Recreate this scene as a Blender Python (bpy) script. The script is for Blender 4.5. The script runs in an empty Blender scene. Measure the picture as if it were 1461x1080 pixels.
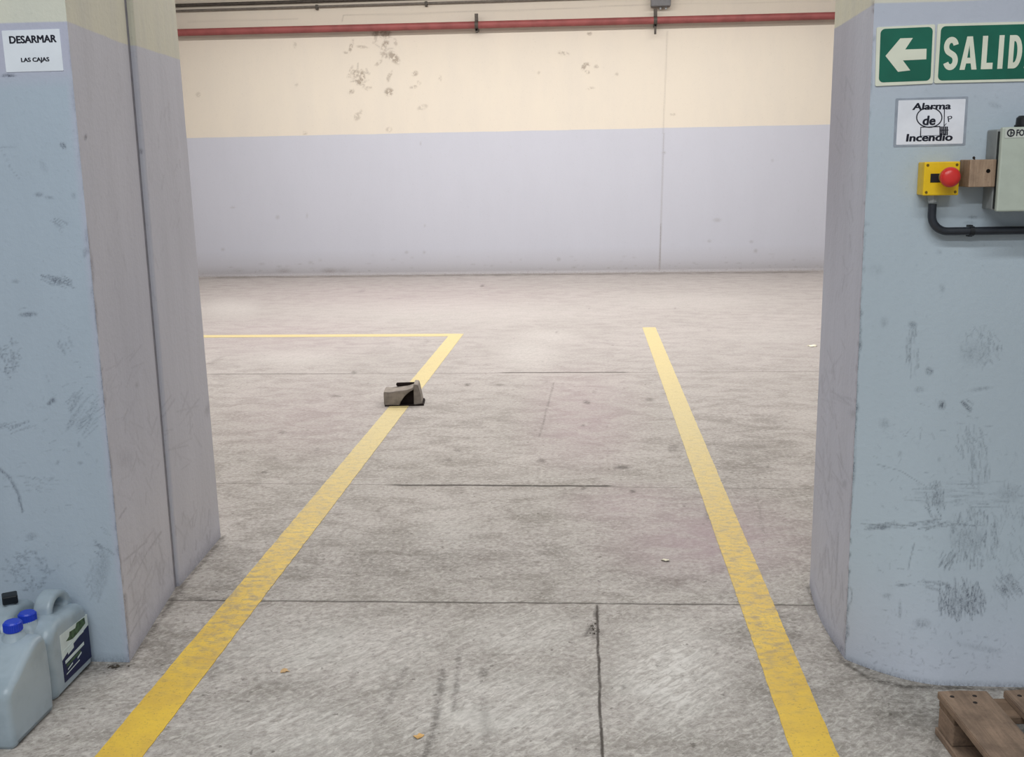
import bpy, bmesh, math, random
import numpy as np
from mathutils import Vector, Matrix

random.seed(7)
rng = np.random.default_rng(11)
scene = bpy.context.scene
col = scene.collection

# ------------------------------------------------------------------ camera
W, H = 1461.0, 1080.0
FPX = 1496.525
PITCH, YAW, ROLL = 0.203910, 0.080327, -0.018692
CAM = np.array([0.0, 0.0, 1.5])
PAINT_Z = 1.897
BACK_Y = 14.3
CEIL_Z = 4.3

cy_, sy_ = math.cos(YAW), math.sin(YAW)
_f = np.array([-sy_, cy_, 0.0]); _r = np.array([cy_, sy_, 0.0]); _u = np.array([0, 0, 1.0])
cp_, sp_ = math.cos(PITCH), math.sin(PITCH)
F_AX = _f * cp_ - _u * sp_
_u2 = _u * cp_ + _f * sp_
cr_, sr_ = math.cos(ROLL), math.sin(ROLL)
R_AX = _r * cr_ + _u2 * sr_
U_AX = _u2 * cr_ - _r * sr_

cam_data = bpy.data.cameras.new('camera')
cam = bpy.data.objects.new('camera', cam_data)
col.objects.link(cam)
m3 = np.stack([R_AX, U_AX, -F_AX], axis=1)
cam.matrix_world = Matrix.Translation(Vector(CAM)) @ Matrix([list(r) for r in m3]).to_4x4()
cam_data.sensor_fit = 'HORIZONTAL'
cam_data.sensor_width = 36.0
cam_data.lens = FPX / W * 36.0
cam_data.clip_start = 0.05
scene.camera = cam


def ray(px, py):
    return F_AX + R_AX * (px - W / 2) / FPX - U_AX * (py - H / 2) / FPX


def on_z(px, py, z=0.0):
    d = ray(px, py); t = (z - CAM[2]) / d[2]
    return CAM + t * d


def on_y(px, py, y):
    d = ray(px, py); t = y / d[1]
    return CAM + t * d


def project(P):
    d = np.asarray(P, float) - CAM
    z = d @ F_AX
    z = np.where(z < 0.05, 0.05, z)
    return W / 2 + FPX * (d @ R_AX) / z, H / 2 - FPX * (d @ U_AX) / z


# ------------------------------------------------------------------ materials
def srgb(r, g, b):
    o = []
    for c in (r, g, b):
        c = c / 255.0
        o.append(c / 12.92 if c <= 0.04045 else ((c + 0.055) / 1.055) ** 2.4)
    return tuple(o) + (1.0,)


class NT:
    def __init__(self, name):
        self.m = bpy.data.materials.new(name)
        self.m.use_nodes = True
        self.t = self.m.node_tree
        self.n = self.t.nodes
        self.b = self.n['Principled BSDF']

    def new(self, kind, **kw):
        x = self.n.new(kind)
        for k, v in kw.items():
            setattr(x, k, v)
        return x

    def link(self, a, b):
        self.t.links.new(a, b)

    def put(self, sock, v):
        if hasattr(v, 'is_output') or isinstance(v, bpy.types.NodeSocket):
            self.link(v, sock)
        else:
            sock.default_value = v

    def math(self, op, a, b=None, c=None, clamp=False):
        x = self.new('ShaderNodeMath', operation=op, use_clamp=clamp)
        self.put(x.inputs[0], a)
        if b is not None: self.put(x.inputs[1], b)
        if c is not None: self.put(x.inputs[2], c)
        return x.outputs[0]

    def mix(self, fac, a, b, blend='MIX'):
        x = self.new('ShaderNodeMix', data_type='RGBA', blend_type=blend)
        self.put(x.inputs[0], fac); self.put(x.inputs[6], a); self.put(x.inputs[7], b)
        return x.outputs[2]

    def pos(self):
        return self.new('ShaderNodeNewGeometry').outputs['Position']

    def objc(self):
        return self.new('ShaderNodeTexCoord').outputs['Object']

    def scale(self, v, s, rot=(0, 0, 0)):
        x = self.new('ShaderNodeMapping')
        self.put(x.inputs['Vector'], v)
        x.inputs['Scale'].default_value = s
        x.inputs['Rotation'].default_value = rot
        return x.outputs[0]

    def noise(self, v, scale, detail=4.0, rough=0.55, dist=0.0):
        x = self.new('ShaderNodeTexNoise')
        self.put(x.inputs['Vector'], v)
        x.inputs['Scale'].default_value = scale
        x.inputs['Detail'].default_value = detail
        x.inputs['Roughness'].default_value = rough
        x.inputs['Distortion'].default_value = dist
        return x.outputs['Fac']

    def ramp(self, v, lo, hi, a=0.0, b=1.0, smooth=True):
        x = self.new('ShaderNodeMapRange', interpolation_type='SMOOTHSTEP' if smooth else 'LINEAR')
        self.put(x.inputs['Value'], v)
        x.inputs['From Min'].default_value = lo; x.inputs['From Max'].default_value = hi
        x.inputs['To Min'].default_value = a; x.inputs['To Max'].default_value = b
        return x.outputs[0]

    def sep(self, v):
        x = self.new('ShaderNodeSeparateXYZ'); self.put(x.inputs[0], v)
        return x.outputs

    def attr(self, name):
        x = self.new('ShaderNodeAttribute', attribute_name=name)
        y = self.new('ShaderNodeSeparateColor'); self.link(x.outputs['Color'], y.inputs[0])
        return y.outputs

    def bump(self, h, strength=0.3, dist=0.01):
        x = self.new('ShaderNodeBump')
        x.inputs['Strength'].default_value = strength; x.inputs['Distance'].default_value = dist
        self.put(x.inputs['Height'], h)
        self.link(x.outputs[0], self.b.inputs['Normal'])

    def done(self, color, rough=0.7, spec=0.3, metal=0.0):
        self.put(self.b.inputs['Base Color'], color)
        self.put(self.b.inputs['Roughness'], rough)
        self.b.inputs['Specular IOR Level'].default_value = spec
        self.b.inputs['Metallic'].default_value = metal
        return self.m


def simple(name, c, rough=0.5, spec=0.4, metal=0.0, var=0.08, scale=30.0, bump=0.0):
    t = NT(name)
    o = t.objc()
    n = t.noise(o, scale, 3.0)
    d = tuple(x * (1 - var * 2.2) for x in c[:3]) + (1,)
    cc = t.mix(t.ramp(n, 0.35, 0.7), c, d)
    if bump: t.bump(n, bump, 0.004)
    return t.done(cc, rough, spec, metal)


def paint(name, low, high, dark, alt, bare, mottle=0.16, streak=(1.2, 1.2, 0.35), rough=0.6, bumpy=0.25, spec=0.3, flake=24.0):
    """two tone wall paint, divided at PAINT_Z; the mesh attribute 'marks' places scuffs (R), bare plaster (G), other paint and tones (B)"""
    t = NT(name)
    p = t.pos(); z = t.sep(p)[2]
    jit = t.math('MULTIPLY_ADD', t.noise(p, 2.5, 4.0), 0.016, -0.008)
    m = t.ramp(t.math('ADD', z, jit), PAINT_Z - 0.003, PAINT_Z + 0.003)
    a = t.attr('marks')
    lowc = t.mix(a[2], low, alt)
    c = t.mix(m, lowc, high)
    n1 = t.noise(t.scale(p, streak), 3.0, 5.0, 0.6)
    c = t.mix(t.ramp(n1, 0.3, 0.75, 0.0, mottle), c, tuple(0.72 * x for x in low[:3]) + (1,))
    n2 = t.noise(p, 55.0, 3.0, 0.6)
    c = t.mix(t.ramp(n2, 0.6, 0.78, 0.0, 0.12), c, dark)
    n3 = t.noise(p, 260.0, 2.0, 0.6)
    n4 = t.noise(t.scale(p, (1.0, 1.0, 0.45)), 130.0, 3.0, 0.7)
    sc = t.math('MULTIPLY', a[0], t.math('MULTIPLY', t.ramp(n3, 0.3, 0.62, 0.5, 1.0), t.ramp(n4, 0.36, 0.6, 0.4, 1.0)), clamp=True)
    c = t.mix(sc, c, dark)
    flk = t.noise(p, flake, 3.0, 0.7)
    c = t.mix(t.math('MULTIPLY', a[1], t.ramp(flk, 0.42, 0.54, 0.1, 1.1), clamp=True), c, bare)
    t.bump(t.math('ADD', t.math('MULTIPLY', n2, 0.6), t.math('ADD', n1, t.math('MULTIPLY', a[0], -0.4))), bumpy, 0.012)
    return t.done(c, rough, spec)


M = {}
CREAM = srgb(238, 226, 200)
M['back'] = paint('back_wall_paint', srgb(193, 195, 205), srgb(220, 211, 196), srgb(110, 98, 86), srgb(170, 165, 165), srgb(160, 148, 134), mottle=0.08, rough=0.65, bumpy=0.12)
M['front'] = paint('blue_grey_paint', srgb(173, 187, 201), srgb(212, 212, 198), srgb(58, 62, 80), srgb(182, 184, 202), srgb(132, 136, 142), mottle=0.26, bumpy=0.16)
M['front_right'] = paint('blue_grey_paint_right', srgb(182, 195, 205), srgb(218, 214, 198), srgb(56, 62, 76), srgb(190, 194, 208), srgb(132, 136, 142), mottle=0.22, bumpy=0.16)
M['side'] = paint('lavender_paint', srgb(190, 190, 199), srgb(206, 203, 184), srgb(92, 88, 100), srgb(165, 168, 182), srgb(120, 112, 112), mottle=0.22, streak=(3, 3, 0.5), bumpy=0.2)
M['side_right'] = paint('lavender_paint_right', srgb(184, 187, 200), srgb(206, 203, 180), srgb(84, 84, 100), srgb(150, 146, 158), srgb(120, 112, 112), mottle=0.22, streak=(3, 3, 0.5), bumpy=0.2)
M['ceiling'] = simple('ceiling_plaster', srgb(205, 203, 198), 0.8, 0.2, scale=2)
M['joint'] = simple('joint_filler', srgb(150, 148, 156), 0.85, 0.15)


def make_floor_mat():
    t = NT('concrete_floor')
    p = t.pos(); x, y, z = t.sep(p)
    a = t.attr('marks')
    big = t.noise(p, 0.9, 4.0, 0.6)
    mid = t.noise(t.scale(p, (1.0, 1.6, 1.0), (0, 0, 0.3)), 4.5, 6.0, 0.66, 0.6)
    str1 = t.noise(t.scale(t.scale(p, (1, 1, 1), (0, 0, -0.85)), (7.0, 24.0, 1.0)), 2.2, 6.0, 0.7, 1.2)
    str2 = t.noise(t.scale(t.scale(p, (1, 1, 1), (0, 0, -0.25)), (8.0, 20.0, 1.0)), 2.6, 5.0, 0.7, 1.4)
    fine = t.noise(p, 120.0, 3.0, 0.7)
    grain = t.noise(p, 52.0, 5.0, 0.75, 0.4)
    c = t.mix(t.ramp(big, 0.3, 0.7), srgb(160, 155, 149), srgb(172, 166, 161))
    c = t.mix(t.ramp(mid, 0.40, 0.70, 0.0, 0.8), c, srgb(132, 127, 120))
    near = t.ramp(y, 2.4, 4.6, 1.0, 0.22)
    c = t.mix(t.math('MULTIPLY', t.ramp(str1, 0.48, 0.66, 0.0, 0.7), near), c, srgb(198, 194, 187))
    c = t.mix(t.math('MULTIPLY', t.ramp(str2, 0.50, 0.68, 0.0, 0.65), near), c, srgb(124, 118, 111))
    c = t.mix(t.ramp(grain, 0.50, 0.66, 0.0, 0.5), c, srgb(112, 106, 100))
    c = t.mix(t.ramp(grain, 0.50, 0.36, 0.0, 0.36), c, srgb(204, 200, 194))
    # the far end turns pinkish grey
    c = t.mix(t.ramp(y, 4.0, 9.0, 0.0, 0.5), c, srgb(164, 157, 156))
    # worn pale patches
    wear = t.math('MULTIPLY', a[1], t.ramp(t.math('ADD', t.math('MULTIPLY', str1, 0.55), t.math('MULTIPLY', mid, 0.5)), 0.40, 0.62), clamp=True)
    c = t.mix(t.math('MULTIPLY', wear, 0.8), c, srgb(214, 211, 206))
    # reddish dust
    c = t.mix(t.math('MULTIPLY', a[2], t.ramp(mid, 0.3, 0.65, 0.3, 0.8)), c, srgb(164, 145, 150))
    # fine pits
    c = t.mix(t.ramp(fine, 0.60, 0.74, 0.0, 0.45), c, srgb(98, 92, 86))
    pit = t.noise(p, 34.0, 2.0, 0.5)
    c = t.mix(t.ramp(pit, 0.69, 0.74, 0.0, 0.6), c, srgb(92, 86, 80))
    # rubber marks, dirt and other darker areas
    dk = t.math('MULTIPLY', a[0], t.ramp(t.math('ADD', grain, mid), 0.75, 1.15, 0.25, 1.0), clamp=True)
    c = t.mix(dk, c, srgb(70, 65, 60))
    # slab joints
    wob = t.math('MULTIPLY_ADD', t.noise(p, 3.5, 5.0, 0.7), 0.05, -0.025)
    hgt = None
    joint = None
    for (y0, sl, w, dark, x0, x1) in ((3.400, 0.016, 0.007, 0.75, -9, 9), (4.725, -0.012, 0.006, 0.35, -9, 9), (4.737, 0.0, 0.013, 0.95, -1.03, 0.10),
                                      (7.432, 0.01, 0.010, 0.45, -9, 9), (7.44, 0.004, 0.020, 0.8, -0.75, 0.26), (7.425, 0.004, 0.016, 0.6, -2.9, -1.75)):
        d = t.math('ABSOLUTE', t.math('ADD', t.math('ADD', t.math('SUBTRACT', y, y0), t.math('MULTIPLY', x, -sl)), t.math('MULTIPLY', wob, 0.6)))
        k = t.ramp(d, w * 0.35, w * 1.3, dark, 0.0)
        if x0 > -9:
            k = t.math('MULTIPLY', k, t.math('MULTIPLY', t.ramp(x, x0, x0 + 0.12), t.ramp(x, x1 - 0.05, x1, 1.0, 0.0)))
        joint = k if joint is None else t.math('MAXIMUM', joint, k)
    d = t.math('ABSOLUTE', t.math('ADD', t.math('SUBTRACT', x, t.math('MULTIPLY_ADD', y, -0.014, 0.052)), t.math('MULTIPLY', wob, 0.5)))
    k = t.math('MULTIPLY', t.ramp(d, 0.0015, 0.0065, 0.95, 0.0), t.ramp(y, 3.38, 3.40, 1.0, 0.0))
    joint = t.math('MAXIMUM', joint, k)
    broken = t.ramp(t.noise(p, 9.0, 4.0, 0.7), 0.28, 0.5, 0.55, 1.0)
    joint = t.math('MULTIPLY', joint, broken)
    c = t.mix(joint, c, srgb(66, 60, 55))
    h = t.math('ADD', t.math('MULTIPLY', str1, 0.7), t.math('ADD', t.math('MULTIPLY', fine, 0.25), t.math('MULTIPLY', joint, -1.2)))
    t.bump(h, 0.35, 0.01)
    return t.done(c, t.ramp(mid, 0.3, 0.7, 0.6, 0.78), 0.2)


M['floor'] = make_floor_mat()


def make_yellow():
    t = NT('yellow_floor_paint')
    p = t.pos()
    n = t.noise(p, 6.0, 5.0, 0.65, 0.5)
    n2 = t.noise(t.scale(p, (1, 1.6, 1)), 22.0, 5.0, 0.7)
    n3 = t.noise(p, 130.0, 3.0, 0.7)
    c = t.mix(t.ramp(n, 0.32, 0.68), srgb(220, 184, 62), srgb(204, 168, 66))
    y = t.sep(p)[1]
    # the stretch beside the pillars is scuffed most
    zone = t.math('MULTIPLY', t.ramp(y, 2.5, 3.3), t.ramp(y, 5.2, 7.0, 1.0, 0.35))
    c = t.mix(t.math('MULTIPLY', t.ramp(n2, 0.42, 0.64, 0.0, 0.85), zone), c, srgb(158, 140, 106))
    c = t.mix(t.ramp(y, 2.5, 6.2, 0.0, 0.85), c, srgb(196, 184, 142))
    v = t.new('ShaderNodeTexVoronoi', feature='DISTANCE_TO_EDGE')
    t.put(v.inputs['Vector'], t.mix(0.12, p, t.new('ShaderNodeTexNoise').outputs['Color'])); v.inputs['Scale'].default_value = 11.0
    c = t.mix(t.math('MULTIPLY', t.ramp(v.outputs['Distance'], 0.0, 0.05, 0.12, 0.0), zone), c, srgb(130, 112, 80))
    c = t.mix(t.ramp(n3, 0.56, 0.72, 0.0, 0.6), c, srgb(132, 112, 70))
    c = t.mix(t.ramp(n2, 0.55, 0.72, 0.0, 0.30), c, srgb(150, 124, 72))
    t.bump(t.math('ADD', n2, n3), 0.25, 0.004)
    return t.done(c, 0.6, 0.35)


M['yellow'] = make_yellow()


def make_wood(name, a, b, dark, axis=1, sc=1.0):
    t = NT(name)
    o = t.objc()
    s = [14.0 * sc, 14.0 * sc, 14.0 * sc]; s[axis] = 1.2 * sc
    n = t.noise(t.scale(o, tuple(s)), 3.0, 6.0, 0.7, 0.6)
    g = t.noise(o, 9.0 * sc, 4.0, 0.6)
    f = t.noise(o, 160.0, 2.0, 0.6)
    c = t.mix(t.ramp(n, 0.32, 0.68), a, b)
    c = t.mix(t.ramp(g, 0.45, 0.75, 0.0, 0.6), c, dark)
    c = t.mix(t.ramp(f, 0.58, 0.75, 0.0, 0.4), c, dark)
    t.bump(t.math('ADD', n, t.math('MULTIPLY', f, 0.3)), 0.4, 0.004)
    return t.done(c, 0.8, 0.2)


M['pallet'] = make_wood('weathered_pallet_wood', srgb(148, 126, 108), srgb(120, 102, 88), srgb(78, 66, 58), 1)
M['pallet_x'] = make_wood('weathered_pallet_wood_cross', srgb(132, 110, 92), srgb(106, 88, 74), srgb(70, 58, 50), 0)
M['wood_block'] = make_wood('brown_wood', srgb(172, 148, 126), srgb(150, 126, 106), srgb(116, 98, 84), 1, 2.0)
M['hole'] = simple('hole_black', srgb(22, 18, 16), 0.9, 0.1)
M['nail'] = simple('nail_rust', srgb(46, 38, 34), 0.6, 0.4, 0.4)
M['paper'] = simple('white_paper', srgb(226, 232, 240), 0.7, 0.25, var=0.03, scale=8)
M['laminate'] = simple('laminated_paper', srgb(236, 238, 246), 0.22, 0.5, var=0.04, scale=14, bump=0.25)
M['film'] = simple('clear_film_border', srgb(158, 166, 178), 0.25, 0.5, var=0.1, scale=20)
M['ink'] = simple('black_ink', srgb(34, 36, 48), 0.6, 0.2, var=0.05)
M['grey_ink'] = simple('faded_ink', srgb(120, 112, 110), 0.6, 0.2, var=0.05)
M['sign_cream'] = simple('sign_cream', srgb(226, 228, 210), 0.45, 0.4, var=0.03, scale=12)
M['sign_green'] = simple('sign_green', srgb(22, 104, 84), 0.4, 0.4, var=0.08, scale=9)
M['yellow_plastic'] = simple('yellow_plastic', srgb(238, 196, 24), 0.4, 0.45, var=0.04)
M['red_plastic'] = simple('red_plastic', srgb(214, 52, 48), 0.3, 0.5, var=0.03)
M['black_plastic'] = simple('black_plastic', srgb(30, 32, 36), 0.45, 0.4, var=0.1)
M['light_ring'] = simple('grey_collar', srgb(176, 160, 90), 0.5, 0.4)
M['gland'] = simple('grey_gland', srgb(176, 182, 186), 0.4, 0.5)
M['conduit'] = simple('black_conduit', srgb(42, 46, 54), 0.35, 0.5, var=0.1)
M['box_grey'] = simple('enclosure_grey', srgb(142, 146, 146), 0.5, 0.4, var=0.05)
M['box_door'] = simple('enclosure_door', srgb(184, 192, 180), 0.45, 0.4, var=0.03)
M['box_label'] = simple('enclosure_label', srgb(200, 204, 196), 0.45, 0.4, var=0.03)
M['gasket'] = simple('dark_gasket', srgb(52, 56, 54), 0.7, 0.2)
M['screw'] = simple('screw_dark', srgb(120, 96, 30), 0.4, 0.5, 0.3)
M['red_pipe'] = simple('red_pipe_paint', srgb(152, 82, 80), 0.55, 0.4, var=0.12, scale=6)
M['steel_dark'] = simple('dark_steel', srgb(84, 78, 72), 0.55, 0.4, 0.3, var=0.15)
M['steel_pipe'] = simple('grey_conduit_steel', srgb(120, 114, 106), 0.5, 0.4, 0.2, var=0.1)
M['box_dark'] = simple('junction_grey', srgb(112, 112, 114), 0.5, 0.4, var=0.06)
M['blue_cap'] = simple('blue_cap', srgb(28, 62, 190), 0.38, 0.45, var=0.05)
M['black_cap'] = simple('black_cap', srgb(18, 24, 30), 0.45, 0.4, var=0.1)
M['label_white'] = simple('label_white', srgb(206, 218, 218), 0.5, 0.3, var=0.04)
M['label_navy'] = simple('label_navy', srgb(24, 30, 74), 0.5, 0.3, var=0.1)
M['label_green'] = simple('label_green', srgb(74, 100, 66), 0.5, 0.3, var=0.3, scale=90)
M['chunk'] = simple('dusty_grey_block', srgb(146, 138, 130), 0.85, 0.2, var=0.15, scale=22, bump=0.4)
M['chunk_dark'] = simple('block_dark', srgb(44, 36, 34), 0.9, 0.15, var=0.2, scale=25)  # dark tone, stands for the shade in the hollow and on the lip
M['leaf_tan'] = simple('leaf_tan', srgb(206, 172, 128), 0.8, 0.2, var=0.15)
M['leaf_orange'] = simple('leaf_orange', srgb(214, 172, 112), 0.8, 0.2, var=0.15)
M['leaf_pale'] = simple('leaf_pale', srgb(226, 220, 200), 0.8, 0.2, var=0.1)
M['crumb'] = simple('dark_crumbs', srgb(84, 76, 68), 0.9, 0.2, var=0.25, scale=60)


def make_hdpe():
    t = NT('milky_plastic')
    o = t.objc()
    n = t.noise(o, 14.0, 3.0)
    c = t.mix(t.ramp(n, 0.35, 0.7), srgb(160, 174, 184), srgb(146, 160, 170))
    t.b.inputs['Subsurface Weight'].default_value = 0.25
    t.b.inputs['Subsurface Radius'].default_value = (0.02, 0.025, 0.03)
    t.bump(t.noise(o, 9.0, 2.0), 0.25, 0.01)
    return t.done(c, 0.32, 0.45)


M['hdpe'] = make_hdpe()


# ------------------------------------------------------------------ object helpers
def thing(name, label, cat, loc=(0, 0, 0), rot=(0, 0, 0), group=None):
    o = bpy.data.objects.new(name, None)
    col.objects.link(o)
    o.empty_display_size = 0.05
    o.location = loc; o.rotation_euler = rot
    tag(o, label, cat, group)
    return o


def tag(o, label, cat, group=None):
    o['label'] = label; o['category'] = cat
    if group: o['group'] = group
    return o


def obj(name, bm, mat, parent=None, smooth=False, label=None):
    me = bpy.data.meshes.new(name)
    bmesh.ops.recalc_face_normals(bm, faces=bm.faces)
    bm.to_mesh(me); bm.free()
    for mm in (mat if isinstance(mat, (list, tuple)) else [mat]):
        me.materials.append(mm)
    if smooth:
        me.polygons.foreach_set('use_smooth', [True] * len(me.polygons))
        try:
            me.set_sharp_from_angle(angle=math.radians(40))
        except Exception:
            pass
    o = bpy.data.objects.new(name, me)
    col.objects.link(o)
    if parent is not None: o.parent = parent
    if label: o['label'] = label
    return o


def box_bm(x0, x1, y0, y1, z0, z1, bevel=0.0, seg=2, bm=None):
    own = bm is None
    b = bmesh.new()
    vs = [b.verts.new(p) for p in ((x0, y0, z0), (x1, y0, z0), (x1, y1, z0), (x0, y1, z0), (x0, y0, z1), (x1, y0, z1), (x1, y1, z1), (x0, y1, z1))]
    for q in ((0, 3, 2, 1), (4, 5, 6, 7), (0, 1, 5, 4), (1, 2, 6, 5), (2, 3, 7, 6), (3, 0, 4, 7)):
        b.faces.new([vs[i] for i in q])
    if bevel:
        bmesh.ops.bevel(b, geom=b.edges[:], offset=bevel, segments=seg, affect='EDGES', profile=0.5)
    if own: return b
    merge(bm, b)
    return bm


def merge(dst, src):
    me = bpy.data.meshes.new('tmp'); src.to_mesh(me); src.free()
    dst.from_mesh(me); bpy.data.meshes.remove(me)


def prism_bm(pts, z0, z1, bevel=0.0, bm=None):
    """polygon in local XY pushed up from z0 to z1"""
    b = bmesh.new()
    lo = [b.verts.new((p[0], p[1], z0)) for p in pts]
    hi = [b.verts.new((p[0], p[1], z1)) for p in pts]
    n = len(pts)
    b.faces.new(hi); b.faces.new(lo[::-1])
    b.normal_update()
    for i in range(n):
        b.faces.new((lo[i], lo[(i + 1) % n], hi[(i + 1) % n], hi[i]))
    if bevel:
        bmesh.ops.bevel(b, geom=b.edges[:], offset=bevel, segments=2, affect='EDGES')
    b.normal_update()
    bmesh.ops.triangulate(b, faces=[f for f in b.faces if len(f.verts) > 4])
    if bm is None: return b
    merge(bm, b)
    return bm


def round_rect(w, h, r, cx=0.0, cy=0.0, seg=5, ang=0.0):
    pts = []
    for (sx, sy, a0) in ((1, 1, 0), (-1, 1, 90), (-1, -1, 180), (1, -1, 270)):
        for k in range(seg + 1):
            a = math.radians(a0 + 90.0 * k / seg)
            pts.append((sx * (w / 2 - r) + r * math.cos(a), sy * (h / 2 - r) + r * math.sin(a)))
    c, s = math.cos(ang), math.sin(ang)
    return [(cx + x * c - y * s, cy + x * s + y * c) for x, y in pts]


def tube_bm(path, r, seg=16, caps=True, bm=None, radii=None):
    b = bmesh.new() if bm is None else bm
    P = [Vector(p) for p in path]
    rings = []
    ref = None
    for i, p in enumerate(P):
        if i == 0: d = P[1] - P[0]
        elif i == len(P) - 1: d = P[-1] - P[-2]
        else: d = (P[i + 1] - P[i]).normalized() + (P[i] - P[i - 1]).normalized()
        d.normalize()
        if ref is None:
            ref = Vector((0, 0, 1)) if abs(d.z) < 0.9 else Vector((1, 0, 0))
        a = ref - d * ref.dot(d); a.normalize(); ref = a
        c = d.cross(a)
        rr = radii[i] if radii else r
        rings.append([b.verts.new(p + a * rr * math.cos(2 * math.pi * k / seg) + c * rr * math.sin(2 * math.pi * k / seg)) for k in range(seg)])
    for i in range(len(rings) - 1):
        for k in range(seg):
            b.faces.new((rings[i][k], rings[i][(k + 1) % seg], rings[i + 1][(k + 1) % seg], rings[i + 1][k]))
    if caps:
        b.faces.new(rings[0][::-1]); b.faces.new(rings[-1])
    return b


def lathe_bm(prof, seg=28, centre=(0, 0, 0), bm=None):
    """profile (r, z) turned about local Z"""
    b = bmesh.new() if bm is None else bm
    rings = []
    for r, z in prof:
        if r < 1e-6:
            rings.append([b.verts.new((centre[0], centre[1], centre[2] + z))])
        else:
            rings.append([b.verts.new((centre[0] + r * math.cos(2 * math.pi * k / seg), centre[1] + r * math.sin(2 * math.pi * k / seg), centre[2] + z)) for k in range(seg)])
    for i in range(len(rings) - 1):
        A, B = rings[i], rings[i + 1]
        for k in range(seg):
            q = [A[k % len(A)], A[(k + 1) % len(A)], B[(k + 1) % len(B)], B[k % len(B)]]
            u = []
            for v in q:
                if v not in u: u.append(v)
            if len(u) > 2: b.faces.new(u)
    return b


def text_bm(s, x0, x1, y0, y1, z, thick=0.0006, bold=0.0, ang=0.0, per_letter=None, shear=0.0):
    """the string fitted to the box (x0..x1, y0..y1) at local height z"""
    cu = bpy.data.curves.new('txt', 'FONT')
    cu.body = s; cu.size = 1.0; cu.shear = shear; cu.resolution_u = 4
    o = bpy.data.objects.new('txt', cu); col.objects.link(o)
    dg = bpy.context.evaluated_depsgraph_get()
    me = bpy.data.meshes.new_from_object(o.evaluated_get(dg))
    b = bmesh.new(); b.from_mesh(me)
    bpy.data.objects.remove(o); bpy.data.curves.remove(cu); bpy.data.meshes.remove(me)
    for f_ in b.faces: f_.smooth = False
    if bold:
        base = b.copy(); k_ = 0
        for sx_, sy_ in ((-1, 0), (1, 0), (0, -.6), (0, .6), (-.7, -.4), (.7, .4), (.7, -.4), (-.7, .4)):
            d_ = base.copy()
            k_ += 1
            for v in d_.verts: v.co.x += sx_ * bold; v.co.y += sy_ * bold; v.co.z += k_ * 6e-5
            merge(b, d_)
        base.free()
    xs = [v.co.x for v in b.verts]; ys = [v.co.y for v in b.verts]
    ax, bx, ay, by = min(xs), max(xs), min(ys), max(ys)
    cx, cyy = (x0 + x1) / 2, (y0 + y1) / 2
    c, sn = math.cos(ang), math.sin(ang)
    for v in b.verts:
        X = x0 + (v.co.x - ax) / (bx - ax) * (x1 - x0) - cx
        Y = y0 + (v.co.y - ay) / (by - ay) * (y1 - y0) - cyy
        v.co = (cx + X * c - Y * sn, cyy + X * sn + Y * c, z + v.co.z)
    ex = bmesh.ops.extrude_face_region(b, geom=b.faces[:])
    for v in [g for g in ex['geom'] if isinstance(g, bmesh.types.BMVert)]:
        v.co.z += thick
    return b


# ------------------------------------------------------------------ wear painted on dense surface grids
def blob(u, v, cx, cy, rx, ry, ang=0.0, soft=0.5):
    a = math.radians(ang)
    dx, dy = u - cx, v - cy
    X = (dx * math.cos(a) + dy * math.sin(a)) / rx
    Y = (-dx * math.sin(a) + dy * math.cos(a)) / ry
    d = np.sqrt(X * X + Y * Y)
    return np.clip((1.0 - d) / soft, 0, 1)


def seg_line(u, v, pts, w):
    best = np.full(u.shape, 1e9)
    for (x0, y0), (x1, y1) in zip(pts[:-1], pts[1:]):
        dx, dy = x1 - x0, y1 - y0
        L = dx * dx + dy * dy + 1e-9
        t = np.clip(((u - x0) * dx + (v - y0) * dy) / L, 0, 1)
        best = np.minimum(best, np.hypot(u - x0 - t * dx, v - y0 - t * dy))
    return np.clip(1.25 - best / w, 0, 1)


def scratches(u, v, cx, cy, rx, ry, ang, n, ln, w=1.2, jit=14, smin=0.3, smax=0.9):
    out = np.zeros(u.shape)
    near = (np.abs(u - cx) < rx + ln * 1.2) & (np.abs(v - cy) < ry + ln * 1.2)
    idx = np.nonzero(near)
    if len(idx[0]) == 0: return out
    uu, vv = u[idx], v[idx]
    acc = np.zeros(uu.shape)
    for _ in range(n):
        r = math.sqrt(rng.random()); th = rng.random() * 2 * math.pi
        x, y = cx + rx * r * math.cos(th), cy + ry * r * math.sin(th)
        a = math.radians(ang + rng.normal() * jit)
        l = ln * (0.4 + 0.6 * rng.random()) / 2
        s = 0.95 * (smin + (smax - smin) * rng.random())
        acc = np.maximum(acc, s * seg_line(uu, vv, [(x - l * math.cos(a), y - l * math.sin(a)), (x + l * math.cos(a), y + l * math.sin(a))], w * (0.7 + 0.6 * rng.random())))
    out[idx] = acc
    return out


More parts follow.
